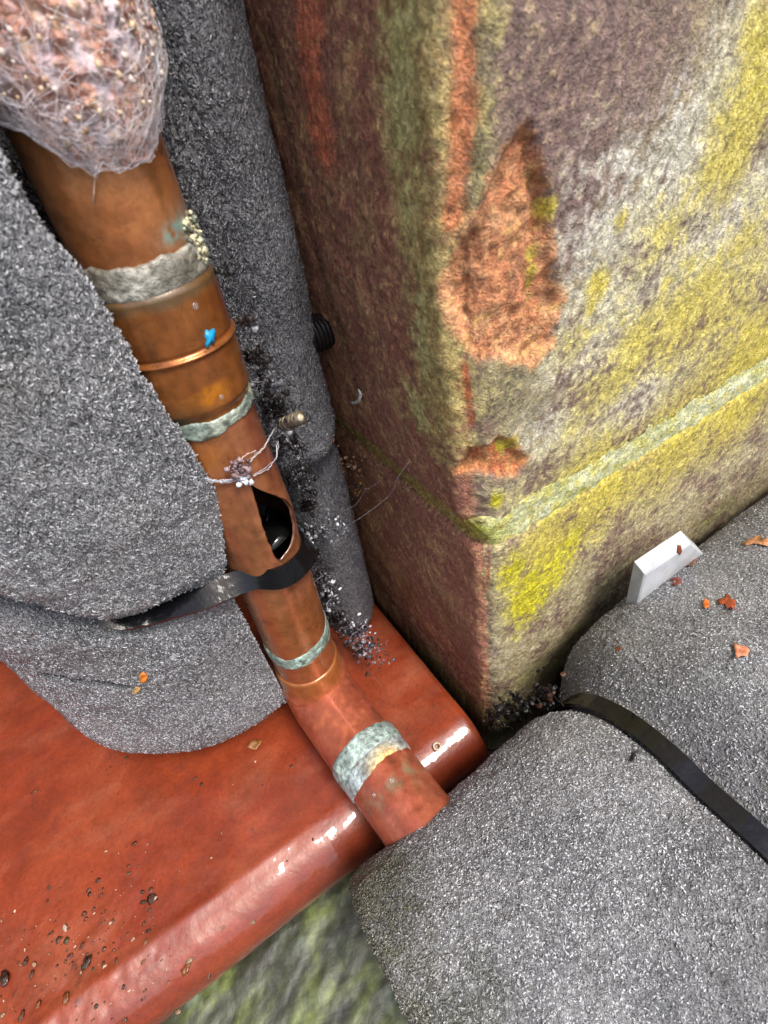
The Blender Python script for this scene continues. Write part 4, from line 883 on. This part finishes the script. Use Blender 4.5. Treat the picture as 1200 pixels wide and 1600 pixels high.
# ------------------------------------------------------------------ bark flakes on the lying sleeve and elsewhere
def lying(px, py, R=.0552):
    v = ray(px, py); o = CAM[1:] - np.array([FY, FZ]); a = v[1:] @ v[1:]; b = o @ v[1:]; c = o @ o - R * R
    t = (-b - math.sqrt(max(b * b - a * c, 0))) / a; return CAM + t * v
def flake(px, outline, hitf, label, colr, lift=.0006, curl=.0012, name='bark_flake', cat='bark flake', group='bark flakes on the foam'):
    """outline in picture pixels round px, laid on a surface and curled"""
    c = hitf(*px); Q = np.array([hitf(px[0] + a, px[1] + b) for a, b in outline]); tc = nrm(CAM - c)
    n = len(Q); d = np.linalg.norm(Q - c, axis=1); k = (d / d.max()) ** 2
    top = Q + tc * (lift + curl * k * (1 + .6 * np.sin(np.arange(n) * 2.1)))[:, None]; mid = .5 * top + .5 * c + tc * lift * .5
    bot = top - tc * .0004; mb = mid - tc * .0004
    V = np.vstack([top, mid, c + tc * lift * .8, bot, mb, c + tc * (lift * .8 - .0004)]); i = np.arange(n); j = np.roll(i, -1); m_ = 2 * n + 1
    Fc = [np.stack([i, j, j + n, i + n], -1), np.stack([i + n, j + n, np.full(n, 2 * n)], -1), np.stack([j, i, i + m_, j + m_], -1), np.stack([j + m_, i + m_, i + n + m_, j + n + m_], -1), np.stack([j + n + m_, i + n + m_, np.full(n, 2 * n + m_)], -1)]
    cc = np.tile(lin(*colr), (len(V), 1)) * (1 + .35 * fbm(V, 900, 3, .6, px[0]))[:, None]
    o = link(name, make_mesh(name, V, Fc, np.clip(cc, 0, 1)), M_FLAKE); origin_to(o, c); return tag(o, label, cat, group)
flake((1181, 845), [(-22, 3), (-8, -4), (4, -9), (14, -3), (22, -6), (20, 8), (6, 6), (-4, 4), (-14, 8)], lying, 'pale tan bark flake at the far right edge of the lying foam', (186, 132, 92))
flake((1137, 940), [(-16, -4), (-4, -6), (0, -14), (6, -4), (13, -2), (11, 6), (14, 14), (4, 8), (0, 12), (-4, 4), (-14, 4)], lying, 'star shaped rust brown bark flake in the middle of the lying foam', (140, 62, 28))
flake((1104, 943), [(-6, -5), (0, -8), (5, -3), (5, 4), (-1, 8), (-6, 4)], lying, 'small orange chip beside the star shaped brown flake', (200, 106, 40))
flake((1158, 1016), [(-12, -12), (-4, -8), (8, -6), (13, -2), (10, 10), (2, 8), (-8, 13), (-9, 2)], lying, 'square tan bark flake below the star shaped brown one', (190, 118, 84))
flake((1056, 908), [(-9, -3), (-2, -6), (7, -5), (8, 3), (1, 7), (-7, 5)], lying, 'dark red bark chip just under the white wedge', (128, 54, 34))
flake((1076, 880), [(-14, 2), (-4, -4), (8, -6), (13, -8), (10, 2), (0, 5), (-8, 6)], lying, 'curled brown flake at the top edge of foam touching the wedge', (128, 84, 54), .001, .002)
flake((1062, 860), [(-4, -9), (2, -8), (4, 2), (0, 8), (-5, 3)], lambda x, y: on_plane(x, y, 1, -.0215), 'thin red brown flake standing on the white wedge', (126, 58, 38))
flake((966, 1014), [(-5, -3), (2, -5), (6, 0), (1, 5), (-5, 3)], lying, 'faint brown chip on the upper left shoulder of the lying foam', (96, 58, 40), .0003, .0004)
def leftf(px, py):
    v = ray(px, py); o = CAM[:2] - np.array([AX, .0975]); R = .0632; a = v[:2] @ v[:2]; b = o @ v[:2]; c = o @ o - R * R
    t = (-b - math.sqrt(max(b * b - a * c, 0))) / a; return CAM + t * v
flake((224, 1060), [(-7, -6), (0, -10), (7, -6), (6, 4), (0, 8), (-6, 6)], leftf, 'small orange chip on the lower lump of the left foam', (206, 122, 48), .0008, .0006, group=None)
flake((213, 1078), [(-7, 3), (0, -5), (7, -4), (4, 4), (-3, 7)], leftf, 'pale yellow chip just below the orange chip on the left foam', (176, 140, 82), .0008, .0005, group=None)
onsill = lambda x, y: on_plane(x, y, 2, .0004)
flake((398, 1164), [(-12, 4), (-6, -6), (2, -9), (12, -6), (6, 2), (2, 8), (-6, 6)], onsill, 'curled brown leaf scrap on the sill under the left foam', (128, 84, 36), .001, .0014, 'leaf_scrap', 'leaf scrap', None)
flake((605, 1515), [(-6, -14), (3, -10), (6, 4), (14, 16), (4, 20), (-4, 8)], lambda x, y: on_plane(x, y, 0, -.079), 'wet rust brown leaf scrap on the cut end of the lying foam', (104, 50, 24), .0006, .001, 'leaf_scrap', 'leaf scrap', None)
flake((584, 1468), [(-5, -10), (3, -8), (5, 6), (0, 12), (-5, 4)], lambda x, y: on_plane(x, y, 0, -.079), 'dark red leaf scrap high on the cut end of the lying foam', (92, 44, 26), .0006, .001, 'leaf_scrap', 'leaf scrap', None)

# ------------------------------------------------------------------ crumbs of soil on the sill
rg = np.random.default_rng(21); protos = []
for k in range(5):
    V, Fc = blob((0, 0, 0), .001, 200 + k, .75, 12, 8, 1.3); V = V * np.array([1.35, .8, .34]); V = V * (1 + .35 * fbm(V, 1500, 2, .6, k + 60))[:, None]; protos.append(make_mesh('soil_crumb', V, Fc, np.clip(lin(*[(46, 28, 20), (62, 40, 28), (86, 48, 24), (36, 26, 22), (104, 84, 62)][k]) * (1 + .6 * fbm(V, 900, 3, .6, k)), 0, 1)[:, None] * np.ones(3) if False else np.tile(lin(*[(66, 38, 24), (84, 48, 30), (110, 60, 26), (56, 36, 26), (124, 100, 76)][k]), (len(V), 1)))); protos[-1].materials.append(M_DIRT)
CR = [(8, 1530, 2.6, 3, 'largest black soil crumb at the left edge of the sill'), (136, 1505, 2.2, 3, 'big dark crumb in the middle of the lower left sill'), (104, 1560, 2.0, 2, 'amber brown crumb below the big dark crumb'), (128, 1478, 1.2, 1, 'small brown crumb just above the big dark crumb'),
      (282, 1508, 2.6, 2, 'biggest amber crumb on the rounded sill nose'), (288, 1497, 1.6, 4, 'pale grit grain on top of the amber nose crumb'), (224, 1410, 1.3, 0, 'lone dark crumb in the open middle of the sill'), (228, 1474, 1.3, 4, 'pale crumb beside the nose line of the sill'), (232, 1455, 1.0, 3, 'tiny black crumb above the pale crumb at the nose line'),
      (40, 1503, 1.3, 3, 'upper black crumb of the pair near the left edge'), (50, 1522, 1.2, 0, 'lower brown crumb of the pair near the left edge'), (34, 1588, 1.6, 1, 'brown crumb in the bottom left corner of the sill'), (80, 1458, .9, 0, 'uppermost tiny crumb on the lower left sill'), (305, 1516, 1.5, 1, 'brown crumb just right of the amber nose crumb'),
      (160, 1533, 1.5, 4, 'pale gritty crumb right of the amber brown crumb'), (190, 1540, 1.1, 3, 'black crumb beside the pale gritty crumb'), (182, 1502, 1.1, 1, 'brown crumb between the big dark crumb and the nose'), (60, 1570, 1.3, 2, 'small amber crumb near the bottom left corner'),
      (245, 1575, 1.2, 4, 'pale crumb low on the sill nose'), (180, 1590, 1.4, 1, 'brown crumb at the very bottom of the nose'), (386, 1435, 1.2, 4, 'pale crumb highest up the rounded nose'), (344, 1446, 1.0, 4, 'second pale crumb on the rounded nose')]
for px, py, s, k, lb in CR:
    p = onsill(px, py)
    if p[1] < YC: p[2] = -RB + math.sqrt(max(RB ** 2 - (YC - p[1]) ** 2, 0)); 
    o = bpy.data.objects.new('soil_crumb', protos[k]); COL.objects.link(o); o.location = Vector([p[0], p[1], p[2] + .0002 * s]); o.scale = (s * .62,) * 3; o.rotation_euler = (0, 0, rg.uniform(0, 6.28))
    tag(o, lb, 'soil crumb', 'soil crumbs on the red sill')

rg = np.random.default_rng(33); bg_ = Bag(); first = None
for k in range(420):
    if rg.random() < .75: x = -.132 - abs(rg.normal()) * .030; y = rg.normal() * .012 + .004 + (-.12 - x) * .25
    else: x = rg.uniform(-.18, -.02); y = rg.uniform(-.006, .09)
    if y < -.012 or x < -.2 or (y < .045 and x > -.075): continue
    z = 0.0 if y > YC else -RB + math.sqrt(max(RB ** 2 - (YC - y) ** 2, 0)); z += .0003
    sc_ = rg.exponential(.00018) + .0001
    V, Fc = blob((x, y, z), sc_ * np.array([rg.uniform(.6, 1.6), rg.uniform(.6, 1.6), .22]), k, 1.2, 8, 5); bg_.add(V, Fc, lin(*[(88, 46, 30), (66, 40, 28), (96, 56, 30), (150, 120, 92), (178, 150, 130), (70, 60, 36)][rg.integers(6)]))
    first = (x, y, z) if first is None else first
o = link('grit', bg_.mesh('grit'), M_DIRT); origin_to(o, first); tag(o, 'fine wet grit scattered over the red sill', 'grit', None, 'stuff')

# ------------------------------------------------------------------ water drops and a bubble
def drop_mesh(flat):
    th = np.linspace(0, 2 * np.pi, 16, endpoint=False); pr = [(1, 0), (.96, .22), (.8, .55), (.5, .82), (.2, .95), (.03, 1)]
    G = np.array([np.stack([r * np.cos(th), r * np.sin(th), 0 * th + z * flat], -1) for r, z in pr]); V, Fc = loft(G); return make_mesh('water_drop', V, Fc)
dm = drop_mesh(.6); dm.materials.append(M_DROP)
for px, py, s, lb in [(600, 1178, 1.0, 'clear drop on the upper edge of the yellow solder stain'), (613, 1222, 1.4, 'largest clear drop hanging below the yellow solder stain'), (581, 1243, 1.0, 'clear drop on the lower left edge of the solder band')]:
    p = on_plane(px, py, 2, .0275); d = np.array([p[0] + .0505, 0, p[2] - .015]); d = nrm(d); c = np.array([-.0505, p[1], .0155]) + d * .0132
    o = bpy.data.objects.new('water_drop', dm); COL.objects.link(o); o.location = Vector(c.tolist()); o.scale = (s * .0007,) * 3; o.rotation_euler = Vector(d.tolist()).to_track_quat('Z', 'Y').to_euler()
    tag(o, lb, 'water drop', 'water drops on the pipe')
for px, py, s, lb in [(305, 478, 1.0, 'clear drop just under the big grey solder ring'), (346, 620, .8, 'tiny clear drop low on the coupling')]:
    p = on_pipe(px, py, PR + .0011); d = nrm([p[0] - PX, p[1] - PY, 0])
    o = bpy.data.objects.new('water_drop', dm); COL.objects.link(o); o.location = Vector(p.tolist()); o.scale = (s * .0007,) * 3; o.rotation_euler = Vector(d.tolist()).to_track_quat('Z', 'Y').to_euler()
    tag(o, lb, 'water drop', 'water drops on the pipe')
p = onsill(683, 1167); th = np.linspace(0, 2 * np.pi, 24); G = tube_arr(np.stack([p[0] + .0013 * np.cos(th), p[1] + .0013 * np.sin(th), p[2] + .0004 + 0 * th], -1), .0004, 7)
V, Fc = loft(G); b_ = link('ring_bubble', make_mesh('ring_bubble', V, Fc, np.tile(lin(200, 178, 150), (len(V), 1))), M_WEB); origin_to(b_, p); tag(b_, 'small pale ring shaped bubble on the sill nose right of the elbow', 'bubble')
